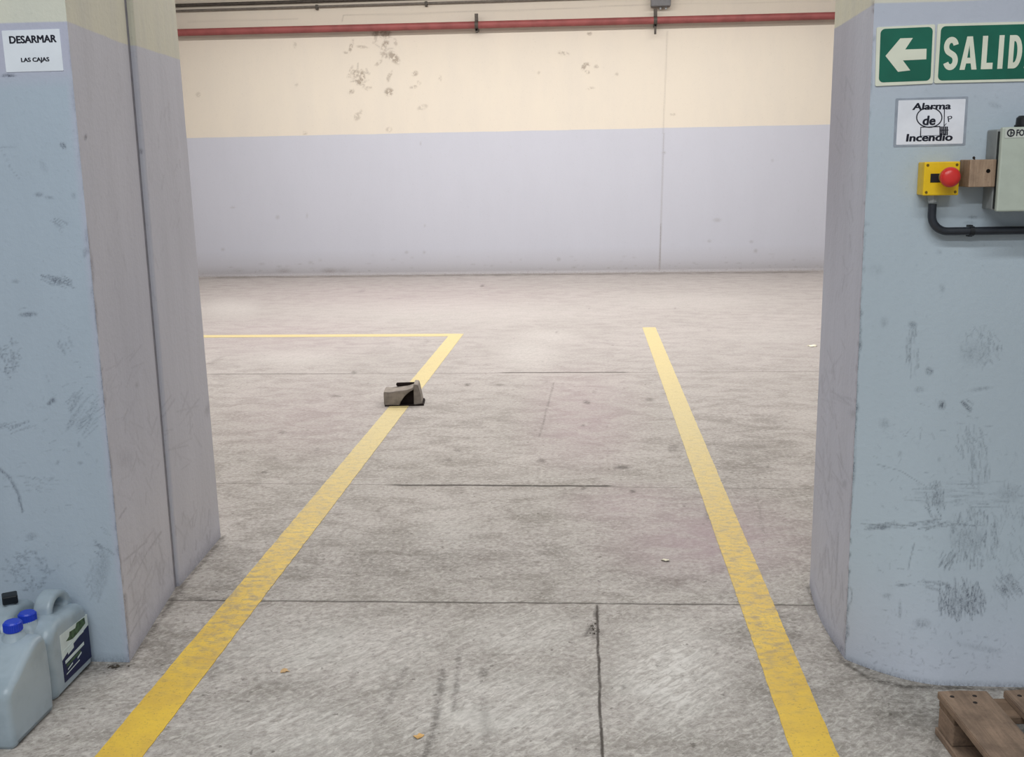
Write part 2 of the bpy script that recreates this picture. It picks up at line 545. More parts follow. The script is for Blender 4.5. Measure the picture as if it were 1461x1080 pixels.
def grid_mesh(name, P, marks, mats, extra=None, mat_ids=None):
    """P: list of (rows, cols, 3) arrays, marks: matching (rows, cols, 3) attribute; becomes one mesh"""
    verts, faces, mk, mid = [], [], [], []
    off = 0
    for gi, (p, a) in enumerate(zip(P, marks)):
        r, c, _ = p.shape
        verts.append(p.reshape(-1, 3)); mk.append(a.reshape(-1, 3))
        i = np.arange(r * c).reshape(r, c) + off
        f = np.stack([i[:-1, :-1], i[:-1, 1:], i[1:, 1:], i[1:, :-1]], -1).reshape(-1, 4)
        faces.append(f); mid.append(np.full(len(f), (mat_ids or [0] * len(P))[gi]))
        off += r * c
    V = np.concatenate(verts).astype(np.float32); Fc = np.concatenate(faces).astype(np.int32)
    A = np.concatenate(mk).astype(np.float32); MI = np.concatenate(mid).astype(np.int32)
    me = bpy.data.meshes.new(name)
    me.vertices.add(len(V)); me.vertices.foreach_set('co', V.ravel())
    me.loops.add(Fc.size); me.loops.foreach_set('vertex_index', Fc.ravel())
    me.polygons.add(len(Fc)); me.polygons.foreach_set('loop_start', np.arange(0, Fc.size, 4, dtype=np.int32))
    for m in mats: me.materials.append(m)
    me.polygons.foreach_set('material_index', MI)
    me.update(calc_edges=True)
    at = me.attributes.new('marks', 'FLOAT_COLOR', 'POINT')
    C = np.ones((len(V), 4), np.float32); C[:, :3] = np.clip(A, 0, 1)
    at.data.foreach_set('color', C.ravel())
    me.validate()
    o = bpy.data.objects.new(name, me); col.objects.link(o)
    o['kind'] = 'structure'
    return o


def steps(*parts):
    out = []
    for a, b, n in parts:
        out += list(np.linspace(a, b, n, endpoint=False))
    out.append(parts[-1][1])
    return np.array(out)


# ------------------------------------------------------------------ floor
xs = steps((-9, -4.5, 8), (-4.5, -2.0, 70), (-2.0, 1.8, 420), (1.8, 4.0, 60), (4.0, 9, 8))
ys = [-3.0, -1.0, 1.0, 2.0]
yy = 2.25
while yy < BACK_Y:
    ys.append(yy); yy += max(0.007, yy * yy / 2245.0 * 1.6)
ys.append(BACK_Y + 0.1)
X, Y = np.meshgrid(xs, np.array(ys))
P = np.stack([X, Y, np.zeros_like(X)], -1)
u, v = project(P)
front = Y > 1.5
u = np.where(front, u, -1e5); v = np.where(front, v, -1e5)
R_ = np.zeros_like(X); G_ = np.zeros_like(X); B_ = np.zeros_like(X)
mx = lambda a, b, s=1.0: np.maximum(a, b * s)
for (cx, cy2, rx, ry, s) in ((955, 965, 110, 100, 1.0), (480, 930, 220, 60, .6), (700, 1010, 190, 80, .7), (420, 1040, 180, 60, .5), (740, 905, 120, 40, .6), (755, 505, 60, 32, .35), (780, 480, 60, 14, .35),
                             (640, 445, 300, 25, .22), (980, 430, 170, 16, .2), (640, 760, 60, 50, .35), (1100, 480, 80, 12, .2), (420, 510, 90, 15, .4), (330, 440, 60, 20, .4)):
    G_ = mx(G_, blob(u, v, cx, cy2, rx, ry, 0, .7), s)
for (cx, cy2, rx, ry, s) in ((1010, 770, 190, 80, .8), (830, 600, 110, 90, .6), (440, 600, 160, 70, .35), (560, 420, 340, 30, .3), (900, 720, 120, 40, .6), (400, 480, 200, 40, .3)):
    B_ = mx(B_, blob(u, v, cx, cy2, rx, ry, 0, .8), s)
for (cx, cy2, rx, ry, s) in ((1060, 640, 90, 90, .22), (560, 800, 300, 55, .25), (950, 830, 160, 24, .2), (650, 600, 200, 40, .10), (330, 850, 60, 40, .25), (230, 930, 60, 50, .3), (1200, 960, 70, 60, .25), (1290, 1020, 120, 50, .32), (760, 790, 120, 40, .18), (1120, 900, 60, 40, .3)):
    R_ = mx(R_, blob(u, v, cx, cy2, rx, ry, 0, .8), s)
for pts, w, s in (([(632, 955), (626, 1000), (618, 1045), (606, 1080)], 7, .6), ([(655, 930), (652, 975), (648, 1012)], 5, .55), ([(578, 955), (560, 990), (545, 1025)], 6, .35), ([(690, 1000), (700, 1080)], 9, .25),
                  ([(836, 906), (850, 885), (852, 870)], 5, .7), ([(790, 547), (781, 580), (770, 622)], 1.6, .45), ([(298, 520), (316, 511)], 2.0, .6), ([(1064, 640), (1090, 760)], 2.5, .25),
                  ([(258, 838), (262, 852), (330, 856)], 4, .55), ([(185, 945), (255, 842)], 6, .6), ([(258, 838), (318, 768)], 4, .6), ([(1153, 838), (1165, 865), (1203, 945), (1240, 968), (1290, 980), (1461, 984)], 3.5, .8),
                  ([(100, 960), (185, 950)], 7, .55), ([(290, 396), (730, 392), (1166, 388)], 1.6, .55), ([(1340, 1000), (1335, 1080)], 8, .4)):
    R_ = mx(R_, seg_line(u, v, pts, w), s)
for (cx, cy2, rx, ry, s) in ((690, 960, 9, 11, .6), (837, 574, 7, 3, .8), (848, 559, 4, 2.4, .6), (832, 607, 4, 2.5, .5), (927, 570, 7, 3, .5), (960, 640, 10, 7, .5), (772, 657, 9, 4, .6), (887, 667, 16, 3.5, .7), (903, 701, 6, 3, .7), (833, 697, 6, 3, .6),
                             (653, 643, 8, 3, .6), (640, 656, 8, 3, .4), (451, 641, 6, 3, .5), (403, 617, 8, 4, .4), (667, 549, 6, 3, .75), (713, 549, 10, 2.4, .5), (486, 687, 14, 5, .6), (377, 674, 5, 3, .6), (480, 565, 12, 3, .4), (610, 487, 6, 2, .3), (516, 415, 6, 2.5, .4),
                             (688, 408, 4, 2, .6), (505, 532, 6, 3, .7), (1120, 690, 9, 4, .45), (1095, 665, 8, 4, .4), (1010, 735, 6, 10, .5), (1045, 780, 5, 5, .4), (850, 905, 12, 8, .7), (165, 950, 9, 6, .8), (262, 1010, 7, 5, .3), (890, 980, 5, 5, .5), (1130, 985, 5, 5, .5), (820, 880, 5, 4, .5), (215, 905, 7, 3, .5)):
    R_ = mx(R_, blob(u, v, cx, cy2, rx, ry, rng.normal() * 8, .6), s)
for k in range(150):
    px, py = rng.uniform(200, 1250), 400 + 680 * rng.random() ** 0.8
    R_ = mx(R_, blob(u, v, px, py, rng.uniform(2, 5) * (0.4 + py / 1080), rng.uniform(1, 2.4) * (0.3 + py / 1080), rng.normal() * 15, .6), rng.uniform(.15, .5))
R_ = mx(R_, scratches(u, v, 950, 960, 110, 90, 25, 60, 34, 1.6, 20, .08, .25))
R_ = mx(R_, scratches(u, v, 500, 960, 260, 80, -20, 60, 40, 1.8, 20, .06, .22))
floor = grid_mesh('floor', [P], [np.stack([R_, G_, B_], -1)], [M['floor']])

# ------------------------------------------------------------------ back wall
xs = steps((-9, -6.2, 4), (-6.2, 3.7, 760), (3.7, 9, 4))
zs = steps((0, 0.25, 26), (0.25, 3.75, 240), (3.75, CEIL_Z, 3))
X, Z = np.meshgrid(xs, zs)
P = np.stack([X, BACK_Y - 0.012 * np.clip((0.035 - Z) / 0.035, 0, 1) ** 1.5, Z], -1)   # a little mortar fillet along the foot
u, v = project(P)
R_ = np.zeros_like(X); G_ = np.zeros_like(X); B_ = np.zeros_like(X)
R_ = mx(R_, seg_line(u, v, [(952, 45), (950, 100), (946, 190)], 1.1), .35)
R_ = mx(R_, seg_line(u, v, [(947, 190), (943, 320)], 1.3), .45)
R_ = mx(R_, seg_line(u, v, [(943, 320), (941, 386)], 1.2), .85)
for pts, s in (([(268, 31), (330, 29), (425, 27)], .28), ([(488, 30), (490, 22), (580, 20), (660, 17), (740, 15)], .45), ([(740, 15), (850, 10), (930, 6)], .4), ([(960, 6), (1185, 2)], .2)):
    R_ = mx(R_, seg_line(u, v, pts, 1.0), s)
# flaked paint under the pipe and beside it
for (cx, cy2, rx, ry, an, s) in ((536, 46, 5, 6, 20, 1), (549, 47, 8, 7, 0, 1), (550, 62, 5, 3.5, -40, .8), (562, 82, 10, 5, 50, .8), (548, 78, 6, 2.5, 30, .6), (547, 70, 3, 6, 0, .5), (501, 66, 2, 9, 15, .7), (517, 67, 8, 1.5, 5, .5), (493, 75, 4, 1.5, 0, .5), (564, 60, 2, 5, -20, .5),
                                 (508, 105, 5, 5, 0, .6), (517, 112, 3.5, 11, -5, .8), (512, 117, 7, 3, 20, .8), (526, 126, 5, 2.5, 0, .5), (501, 131, 4, 3, -30, .7), (500, 102, 2, 8, 20, .4), (498, 110, 3, 2, 0, .4), (556, 107, 2, 6, 30, .7), (554, 112, 2, 4, 0, .6), (555, 131, 6, 5, 0, .8), (592, 105, 4, 3, -20, .7), (590, 124, 5, 2, -10, .5), (598, 118, 3, 2, 50, .4),
                                 (510, 166, 4, 6, 30, .45), (515, 160, 2, 3, 0, .4), (603, 153, 7, 3, -20, .4), (555, 185, 4, 3, 0, .4), (435, 190, 3, 2, 0, .4), (421, 64, 2, 4, 0, .35), (628, 112, 2, 4, 0, .3), (283, 135, 3, 3, 0, .35), (423, 121, 2, 2, 0, .3), (540, 90, 6, 2, -40, .5), (535, 56, 2, 6, 20, .5),
                                 (841, 48, 3, 2, 0, .7), (804, 76, 8, 2, 10, .6), (833, 95, 2.5, 5, 20, .8), (838, 92, 5, 2, 0, .7), (838, 103, 3, 2, 30, .7), (851, 95, 3, 2, 0, .5), (843, 126, 5, 1.5, 0, .4), (880, 106, 2, 2, 0, .4), (769, 104, 2, 2, 0, .35), (960, 163, 4, 1.2, 0, .4)):
    G_ = mx(G_, blob(u, v, cx, cy2, rx * 1.3 + .5, ry * 1.3 + .5, an, .45), s)
R_ = mx(R_, blob(u, v, 536, 45, 5, 7, 15, .5), .75)
R_ = mx(R_, blob(u, v, 549, 46, 9, 8, 0, .6), .7)
R_ = mx(R_, scratches(u, v, 513, 112, 14, 18, 60, 16, 9, 1.0, 60, .2, .6))
R_ = mx(R_, scratches(u, v, 548, 68, 14, 20, 60, 14, 9, 1.0, 60, .2, .6))
for (cx, cy2, rx, ry, s) in ((332, 296, 5, 2, .35), (396, 310, 4, 4, .35), (438, 308, 2, 5, .3), (318, 356, 4, 3, .35), (600, 205, 2, 4, .3), (947, 218, 4, 3, .5), (1023, 314, 8, 4, .35), (1102, 229, 3, 3, .3), (1012, 344, 4, 3, .35), (1072, 345, 4, 3, .35), (1078, 358, 4, 4, .4), (606, 322, 2, 3, .3), (580, 360, 4, 3, .35), (605, 360, 3, 3, .35), (797, 370, 4, 4, .4)):
    R_ = mx(R_, blob(u, v, cx, cy2, rx, ry, 0, .7), s)
for k in range(230):                                   # splashes of dirt along the foot of the wall
    px = rng.uniform(285, 1175); h = rng.exponential(7)
    R_ = mx(R_, blob(u, v, px, 391 - 0.0095 * (px - 730) - h, rng.uniform(2, 7), rng.uniform(1.2, 3), 0, .8), rng.uniform(.25, .8) * math.exp(-h / 22))
for px, s in ((405, .6), (470, .7), (490, .5), (340, .35), (830, .45), (1050, .5), (1090, .4), (975, .6), (1140, .4)):
    R_ = mx(R_, blob(u, v, px, 387, 22, 7, 0, .9), s)
R_ = np.maximum(R_, np.clip((0.05 - Z) / 0.05, 0, 1) * 0.6)
R_ = np.maximum(R_, np.clip((0.17 - Z) / 0.17, 0, 1) ** 1.3 * 0.42)
B_ = np.maximum(B_, np.clip((0.35 - Z) / 0.35, 0, 1) * 0.55)  # alternate tone, stronger towards the foot
wall_back = grid_mesh('wall_back', [P], [np.stack([R_, G_, B_], -1)], [M['back']])

# ------------------------------------------------------------------ pillars either side of the passage
def edge(bottom, top, y):
    """an upright edge at depth y from its foot and one higher point: x as a function of z"""
    b = on_y(bottom[0], bottom[1], y); t_ = on_y(top[0], top[1], y)
    k = (t_[0] - b[0]) / (t_[2] - b[2])
    return lambda z: b[0] + k * (z - b[2])


def plain(P4):
    p = np.array([[P4[0], P4[1]], [P4[3], P4[2]]], float)
    return p, np.zeros(p.shape)


YL0, YL1 = 2.908, 3.474          # near left block, front and back
YL2, YL3 = 3.500, 4.010          # far left block
e_fr = edge((185, 945), (96, 35), YL0)
e_br = edge((249.5, 841), (182, 57), YL1)
e_rf = edge((256, 836), (193, 60), YL2)
e_rb = edge((315, 767), (256, 77), YL3)
zs = steps((0, 2.3, 560), (2.3, CEIL_Z, 3))


def corner_chips(n, z_hi=1.9, seed=3):
    q = np.random.default_rng(seed)
    return [(q.uniform(0.02, z_hi), q.exponential(.022) + .005, min(.008, q.exponential(.0022) + .0015)) for _ in range(n)]


# near left block
tt = steps((0, 0.82, 4), (0.82, 1, 110))
T, Z = np.meshgrid(tt, zs)
XR = e_fr(Z); X = -5.0 + (XR + 5.0) * T
P1 = np.stack([X, np.full_like(X, YL0), Z], -1)
u, v = project(P1)
R_ = np.zeros_like(X); G_ = np.zeros_like(X); B_ = np.zeros_like(X)
B_ = mx(B_, np.clip((Z - 1.72) / 0.06, 0, 1)); B_ = mx(B_, np.clip((X - XR + 0.022) / 0.018, 0, 1), .7)
for (cx, cy2, rx, ry, an, s) in ((90, 208, 4, 7, -35, .95), (105, 280, 4, 6, -10, .35), (55, 278, 8, 4, 0, .5), (70, 282, 9, 3, 10, .35), (75, 572, 6, 5, -30, .9), (70, 576, 4, 4, 0, .8), (40, 449, 16, 4, -3, .75), (22, 402, 8, 4, 0, .3), (110, 608, 5, 4, 0, .2), (62, 238, 14, 5, 60, .2), (112, 634, 3, 5, 0, .5), (82, 660, 3, 5, 20, .5), (114, 661, 5, 3, 0, .4), (45, 765, 10, 6, 0, .35), (12, 108, 14, 2.6, 0, .9), (125, 332, 5, 22, 8, .3), (118, 128, 3, 4, 0, .5), (122, 360, 5, 10, 10, .4)):
    R_ = mx(R_, blob(u, v, cx, cy2, rx, ry, an, .6), s)
R_ = mx(R_, scratches(u, v, 80, 400, 20, 7, 22, 12, 38, 1.1, 4, .5, .95))
R_ = mx(R_, scratches(u, v, 90, 322, 12, 6, 38, 7, 20, .8, 6, .3, .6))
R_ = mx(R_, scratches(u, v, 12, 508, 18, 28, 60, 60, 12, 1.0, 30, .25, .7))
R_ = mx(R_, scratches(u, v, 95, 494, 12, 10, 60, 12, 16, .9, 12, .2, .5))
R_ = mx(R_, scratches(u, v, 118, 590, 26, 30, -52, 55, 26, 1.0, 10, .2, .55))
R_ = mx(R_, scratches(u, v, 20, 610, 26, 5, -18, 10, 32, .9, 5, .3, .6))
R_ = mx(R_, scratches(u, v, 40, 815, 36, 28, 10, 80, 9, 1.3, 50, .2, .6))
R_ = mx(R_, scratches(u, v, 138, 820, 14, 36, -60, 45, 16, 1.2, 20, .15, .4))
R_ = mx(R_, scratches(u, v, 45, 690, 45, 12, 10, 24, 14, .8, 20, .15, .45))
R_ = mx(R_, scratches(u, v, 150, 780, 14, 26, 40, 12, 20, 1.0, 12, .3, .6))
R_ = mx(R_, scratches(u, v, 70, 650, 70, 250, 15, 90, 12, .8, 40, .08, .35))
R_ = mx(R_, blob(u, v, 145, 815, 14, 45, 12, .9), .35)
R_ = mx(R_, seg_line(u, v, [(0, 670), (14, 682), (26, 705), (32, 730)], 2.2), .75)
R_ = mx(R_, seg_line(u, v, [(22, 118), (26, 160), (29, 188)], .8), .4)
R_ = mx(R_, seg_line(u, v, [(0, 211), (24, 211)], .8), .4)
R_ = mx(R_, seg_line(u, v, [(3, 215), (14, 238), (27, 255)], .7), .35)
R_ = mx(R_, np.clip((0.03 - Z) / 0.03, 0, 1), .5)
for zc, hz, wx in corner_chips(46, 1.8, 5):
    R_ = mx(R_, np.clip(1.3 - np.hypot((Z - zc) / hz, (X - XR) / wx), 0, 1), .65 if zc < 1.2 else .35)
A1 = np.stack([R_, G_, B_], -1)
# its face towards the passage
tt = np.linspace(0, 1, 70)
T, Z = np.meshgrid(tt, zs)
P2 = np.stack([e_fr(Z) + (e_br(Z) - e_fr(Z)) * T, YL0 + (YL1 - YL0) * T, Z], -1)
u, v = project(P2)
R_ = np.zeros_like(T); G_ = np.zeros_like(T); B_ = np.zeros_like(T)
R_ = mx(R_, blob(u, v, 122, 196, 3, 6, 10, .6), .8)
R_ = mx(R_, scratches(u, v, 195, 640, 34, 80, 70, 40, 30, 1.3, 25, .08, .3))
R_ = mx(R_, scratches(u, v, 215, 830, 30, 70, 80, 50, 34, 1.4, 20, .1, .4))
R_ = mx(R_, scratches(u, v, 195, 840, 12, 60, 120, 12, 50, 1.2, 8, .2, .45))
R_ = mx(R_, scratches(u, v, 180, 550, 36, 60, 120, 20, 30, 1.2, 30, .08, .25))
R_ = mx(R_, scratches(u, v, 150, 270, 40, 180, 90, 30, 30, 1.5, 10, .05, .18))
R_ = mx(R_, blob(u, v, 178, 655, 14, 20, 0, .9), .3)
R_ = mx(R_, blob(u, v, 195, 550, 4, 6, 0, .8), .4)
R_ = mx(R_, seg_line(u, v, [(170, 740), (180, 725)], 1.5), .4)
R_ = mx(R_, np.clip((0.05 - Z) / 0.05, 0, 1), .45)
dT = T * (YL1 - YL0)
for zc, hz, wx in corner_chips(30, 1.3, 5):
    R_ = mx(R_, np.clip(1.3 - np.hypot((Z - zc) / hz, dT / (wx * 3)), 0, 1), .7)
R_ = mx(R_, seg_line(u, v, [(178, 850), (184, 945)], 3.5), .65)
B_ = mx(B_, blob(u, v, 190, 520, 60, 240, 0, 1), .4)
A2 = np.stack([R_, G_, B_], -1)
zt = CEIL_Z
rest = [plain([(-5, YL1, 0), (e_br(0), YL1, 0), (e_br(zt), YL1, zt), (-5, YL1, zt)]), plain([(-5, YL0, 0), (-5, YL1, 0), (-5, YL1, zt), (-5, YL0, zt)])]
wall_left_front = grid_mesh('wall_left_front', [P1, P2] + [r[0] for r in rest], [A1, A2] + [r[1] for r in rest], [M['front'], M['side']], mat_ids=[0, 1, 1, 1])

# far left block, its near corner rounded off, joint filler set back in the gap
CH = 0.009
tt = np.concatenate([np.linspace(0, 1, 8), np.linspace(0, 1, 64)])
arc = []
for k in range(8):
    a = math.radians(90 * k / 7.0)
    arc.append((-CH + CH * math.sin(a), CH - CH * math.cos(a)))
Zc = zs[:, None]
cols = [np.stack([(e_rf(zs) - 0.05), np.full_like(zs, YL2), zs], -1)]
for dx, dy in arc:
    cols.append(np.stack([e_rf(zs) + dx, np.full_like(zs, YL2 + dy), zs], -1))
for t_ in np.linspace(0, 1, 60)[1:]:
    ya = YL2 + CH + (YL3 - YL2 - CH) * t_
    cols.append(np.stack([e_rf(zs) + (e_rb(zs) - e_rf(zs)) * t_, np.full_like(zs, ya), zs], -1))
P1 = np.stack(cols, 1)
u, v = project(P1)
Zg = P1[..., 2]
R_ = np.zeros_like(u); G_ = np.zeros_like(u); B_ = np.full_like(u, 0.0)
R_ = mx(R_, scratches(u, v, 255, 610, 30, 60, 120, 22, 34, 1.2, 40, .08, .3))
R_ = mx(R_, scratches(u, v, 280, 770, 30, 50, 80, 36, 26, 1.2, 20, .1, .4))
R_ = mx(R_, scratches(u, v, 230, 280, 30, 160, 90, 30, 26, 1.3, 12, .05, .2))
R_ = mx(R_, blob(u, v, 202, 216, 3, 5, 0, .7), .6)
R_ = mx(R_, blob(u, v, 296, 585, 5, 14, 10, .8), .4)
R_ = mx(R_, np.clip((0.05 - Zg) / 0.05, 0, 1), .5)
A1 = np.stack([R_, G_, B_], -1)
rest = [plain([(-5, YL2, 0), (e_rf(0) - .05, YL2, 0), (e_rf(zt) - .05, YL2, zt), (-5, YL2, zt)]),
        plain([(-5, YL3, 0), (e_rb(0), YL3, 0), (e_rb(zt), YL3, zt), (-5, YL3, zt)]), plain([(-5, YL2, 0), (-5, YL3, 0), (-5, YL3, zt), (-5, YL2, zt)])]
wall_left_rear = grid_mesh('wall_left_rear', [P1] + [r[0] for r in rest], [A1] + [r[1] for r in rest], [M['side']])
jb = bmesh.new()
xa, xb = e_br(0) - 0.004, e_br(zt) - 0.004
q = [jb.verts.new(p) for p in ((xa - 0.03, YL1, 0), (xa, YL1, 0), (xa, YL2, 0), (xa - .03, YL2, 0), (xb - .03, YL1, zt), (xb, YL1, zt), (xb, YL2, zt), (xb - .03, YL2, zt))]
for f in ((0, 1, 2, 3), (4, 5, 6, 7), (0, 1, 5, 4), (1, 2, 6, 5), (2, 3, 7, 6), (3, 0, 4, 7)):
    jb.faces.new([q[i] for i in f])
jo = obj('trim_1', jb, M['joint']); jo['kind'] = 'structure'

# right pillar: sharp left corner, foot swelling out towards the viewer
YR0, YR1 = 3.019, 3.585
e_fl = edge((1205, 940), (1246, 40), YR0)
e_bl = edge((1155, 836), (1190, 50), YR1)
XO = 5.0


def foot(x, z):
    s = np.clip((x - 0.756) / 0.26, 0, 1)
    off = 0.156 * np.sin(s * math.pi / 2) ** 0.9
    return off * np.clip(1 - z / 0.95, 0, 1) ** 2.2


tt = steps((0, 0.155, 190), (0.155, 1, 5))
T, Z = np.meshgrid(tt, zs)
XL = e_fl(Z); X = XL + (XO - XL) * T
P1 = np.stack([X, YR0 - foot(X, Z), Z], -1)
u, v = project(P1)
R_ = np.zeros_like(X); G_ = np.zeros_like(X); B_ = np.zeros_like(X)
B_ = mx(B_, np.clip((Z - 1.55) / 0.25, 0, 1), .9); B_ = mx(B_, np.clip((0.35 - Z) / 0.3, 0, 1), .7)
for (cx, cy2, rx, ry, an, s) in ((1344, 578, 7, 9, 0, .85), (1302, 464, 8, 7, 0, .55), (1326, 530, 8, 7, 20, .7), (1312, 556, 9, 6, 0, .35), (1262, 460, 8, 10, 0, .25), (1262, 605, 10, 10, 0, .3), (1284, 648, 4, 6, 0, .35), (1250, 385, 14, 12, 0, .14), (1340, 360, 6, 4, 30, .3), (1344, 412, 6, 9, 0, .25), (1258, 752, 20, 4, 0, .75), (1338, 712, 10, 18, -10, .55), (1390, 505, 24, 24, 0, .22), (1375, 860, 28, 16, 0, .45), (1383, 770, 34, 24, 0, .3),
                                 (1287, 835, 12, 3, 0, .65), (1284, 870, 3, 18, 0, .5), (1315, 890, 16, 10, 0, .4), (1266, 850, 10, 5, 0, .35), (1440, 705, 22, 16, 0, .3), (1340, 655, 3, 5, 0, .3), (1400, 555, 20, 4, -8, .4), (1400, 925, 40, 6, 10, .25), (1238, 320, 5, 3, 0, .25), (1233, 145, 3, 10, 0, .3), (1419, 150, 12, 5, 15, .3), (1388, 310, 8, 3, 0, .7), (1384, 318, 12, 4, 0, .3)):
    R_ = mx(R_, blob(u, v, cx, cy2, rx, ry, an, .7), s)
R_ = mx(R_, scratches(u, v, 1302, 500, 10, 36, 88, 30, 22, 1.1, 6, .2, .55))
R_ = mx(R_, scratches(u, v, 1400, 495, 30, 28, 75, 90, 11, 1.0, 25, .15, .5))
R_ = mx(R_, scratches(u, v, 1382, 578, 8, 8, 42, 3, 26, 1.6, 3, .6, .85))
R_ = mx(R_, scratches(u, v, 1385, 632, 22, 22, 80, 45, 16, 1.0, 16, .2, .5))
R_ = mx(R_, scratches(u, v, 1398, 668, 16, 28, 88, 30, 26, 1.0, 5, .2, .5))
R_ = mx(R_, scratches(u, v, 1380, 705, 80, 20, 1, 40, 55, .9, 4, .12, .4))
R_ = mx(R_, scratches(u, v, 1335, 715, 14, 26, 75, 40, 14, 1.2, 20, .3, .75))
R_ = mx(R_, scratches(u, v, 1345, 748, 50, 6, -4, 18, 36, 1.1, 6, .3, .7))
R_ = mx(R_, scratches(u, v, 1265, 752, 32, 5, 2, 16, 30, 1.2, 5, .3, .8))
R_ = mx(R_, scratches(u, v, 1390, 765, 36, 42, 85, 130, 20, 1.1, 12, .2, .65))
R_ = mx(R_, scratches(u, v, 1350, 800, 14, 10, 120, 16, 20, 1.3, 10, .3, .8))
R_ = mx(R_, scratches(u, v, 1372, 855, 34, 24, 80, 110, 22, 1.2, 10, .35, .95))
R_ = mx(R_, scratches(u, v, 1438, 838, 20, 14, 50, 34, 20, 1.2, 8, .3, .75))
R_ = mx(R_, scratches(u, v, 1330, 835, 30, 6, 12, 16, 24, 1.1, 10, .25, .6))
R_ = mx(R_, scratches(u, v, 1340, 760, 120, 190, 20, 180, 10, .9, 50, .08, .4))
R_ = mx(R_, scratches(u, v, 1440, 780, 30, 90, 80, 60, 22, 1.0, 20, .1, .45))
R_ = mx(R_, scratches(u, v, 1330, 930, 110, 34, 20, 70, 9, 1.1, 60, .1, .5))
R_ = mx(R_, seg_line(u, v, [(1250, 662), (1285, 672), (1330, 700)], .8), .4)
R_ = mx(R_, seg_line(u, v, [(1305, 775), (1298, 800), (1296, 812)], 1.2), .5)
R_ = mx(R_, np.clip((0.018 - Z) / 0.018, 0, 1), .55)
G_ = mx(G_, blob(u, v, 1222, 487, 8, 14, 0, .5), .25)
for zc, hz, wx in corner_chips(70, 1.85, 9):
    R_ = mx(R_, np.clip(1.3 - np.hypot((Z - zc) / hz, (X - XL) / (wx * 1.1)), 0, 1), .75 if zc < 1.1 else .4)
for (cx, cy2, rx, ry) in ((1224, 487, 6, 15), (1217, 612, 6, 18), (1211, 850, 6, 16), (1207, 790, 4, 10), (1208, 900, 5, 12)):
    R_ = mx(R_, np.clip(blob(u, v, cx, cy2, rx, ry, 0, .3) - blob(u, v, cx, cy2, rx * .7, ry * .8, 0, .3), 0, 1), .6)
A1 = np.stack([R_, G_, B_], -1)
tt = np.linspace(0, 1, 70)
T, Z = np.meshgrid(tt, zs)
bulge = 0.018 * np.sin(T * math.pi) * np.clip(1 - Z / .4, 0, 1)
P2 = np.stack([e_fl(Z) + (e_bl(Z) - e_fl(Z)) * T - bulge, YR0 + (YR1 - YR0) * T, Z], -1)
u, v = project(P2)
R_ = np.zeros_like(T); G_ = np.zeros_like(T); B_ = np.zeros_like(T)
R_ = mx(R_, scratches(u, v, 1185, 640, 24, 140, 85, 60, 34, 1.3, 14, .08, .3))
R_ = mx(R_, scratches(u, v, 1185, 840, 18, 70, 88, 30, 40, 1.3, 8, .15, .4))
R_ = mx(R_, scratches(u, v, 1205, 300, 18, 200, 85, 36, 26, 1.3, 20, .06, .25))
R_ = mx(R_, scratches(u, v, 1195, 570, 18, 8, 25, 8, 24, 1.2, 6, .2, .4))
R_ = mx(R_, np.clip((0.05 - Z) / 0.05, 0, 1), .6)
R_ = mx(R_, seg_line(u, v, [(1196, 760), (1192, 840)], 1.5), .4)
for (cx, cy2, r, s) in ((1216, 590, 6, .4), (1205, 690, 5, .4), (1200, 925, 6, .7), (1247, 15, 4, .8), (1246, 5, 4, .6)):
    R_ = mx(R_, blob(u, v, cx, cy2, r, r * 1.6, 0, .8), s)
dT = T * (YR1 - YR0)
for zc, hz, wx in corner_chips(60, 1.4, 9):
    R_ = mx(R_, np.clip(1.3 - np.hypot((Z - zc) / hz, dT / (wx * 4)), 0, 1), .6)
B_ = mx(B_, np.clip((T - 0.2) * 2, 0, 1) * np.clip((Z - 1.0) / .5, 0, 1), .5)  # alternate tone, stronger towards the back and the top
A2 = np.stack([R_, G_, B_], -1)
rest = [plain([(XO, YR1, 0), (e_bl(0), YR1, 0), (e_bl(zt), YR1, zt), (XO, YR1, zt)]), plain([(XO, YR0 - .15, 0), (XO, YR1, 0), (XO, YR1, zt), (XO, YR0, zt)])]
wall_right_front = grid_mesh('wall_right_front', [P1, P2] + [r[0] for r in rest], [A1, A2] + [r[1] for r in rest], [M['front_right'], M['side_right']], mat_ids=[0, 1, 1, 1])

# remaining shell of the hall
for nm, b in (('ceiling', box_bm(-9, 9, -3, BACK_Y + .1, CEIL_Z, CEIL_Z + .15)), ('wall_left', box_bm(-9.15, -9, -3, BACK_Y + .1, 0, CEIL_Z)), ('wall_right', box_bm(9, 9.15, -3, BACK_Y + .1, 0, CEIL_Z))):
    o = obj(nm, b, M['ceiling'] if nm == 'ceiling' else M['back']); o['kind'] = 'structure'

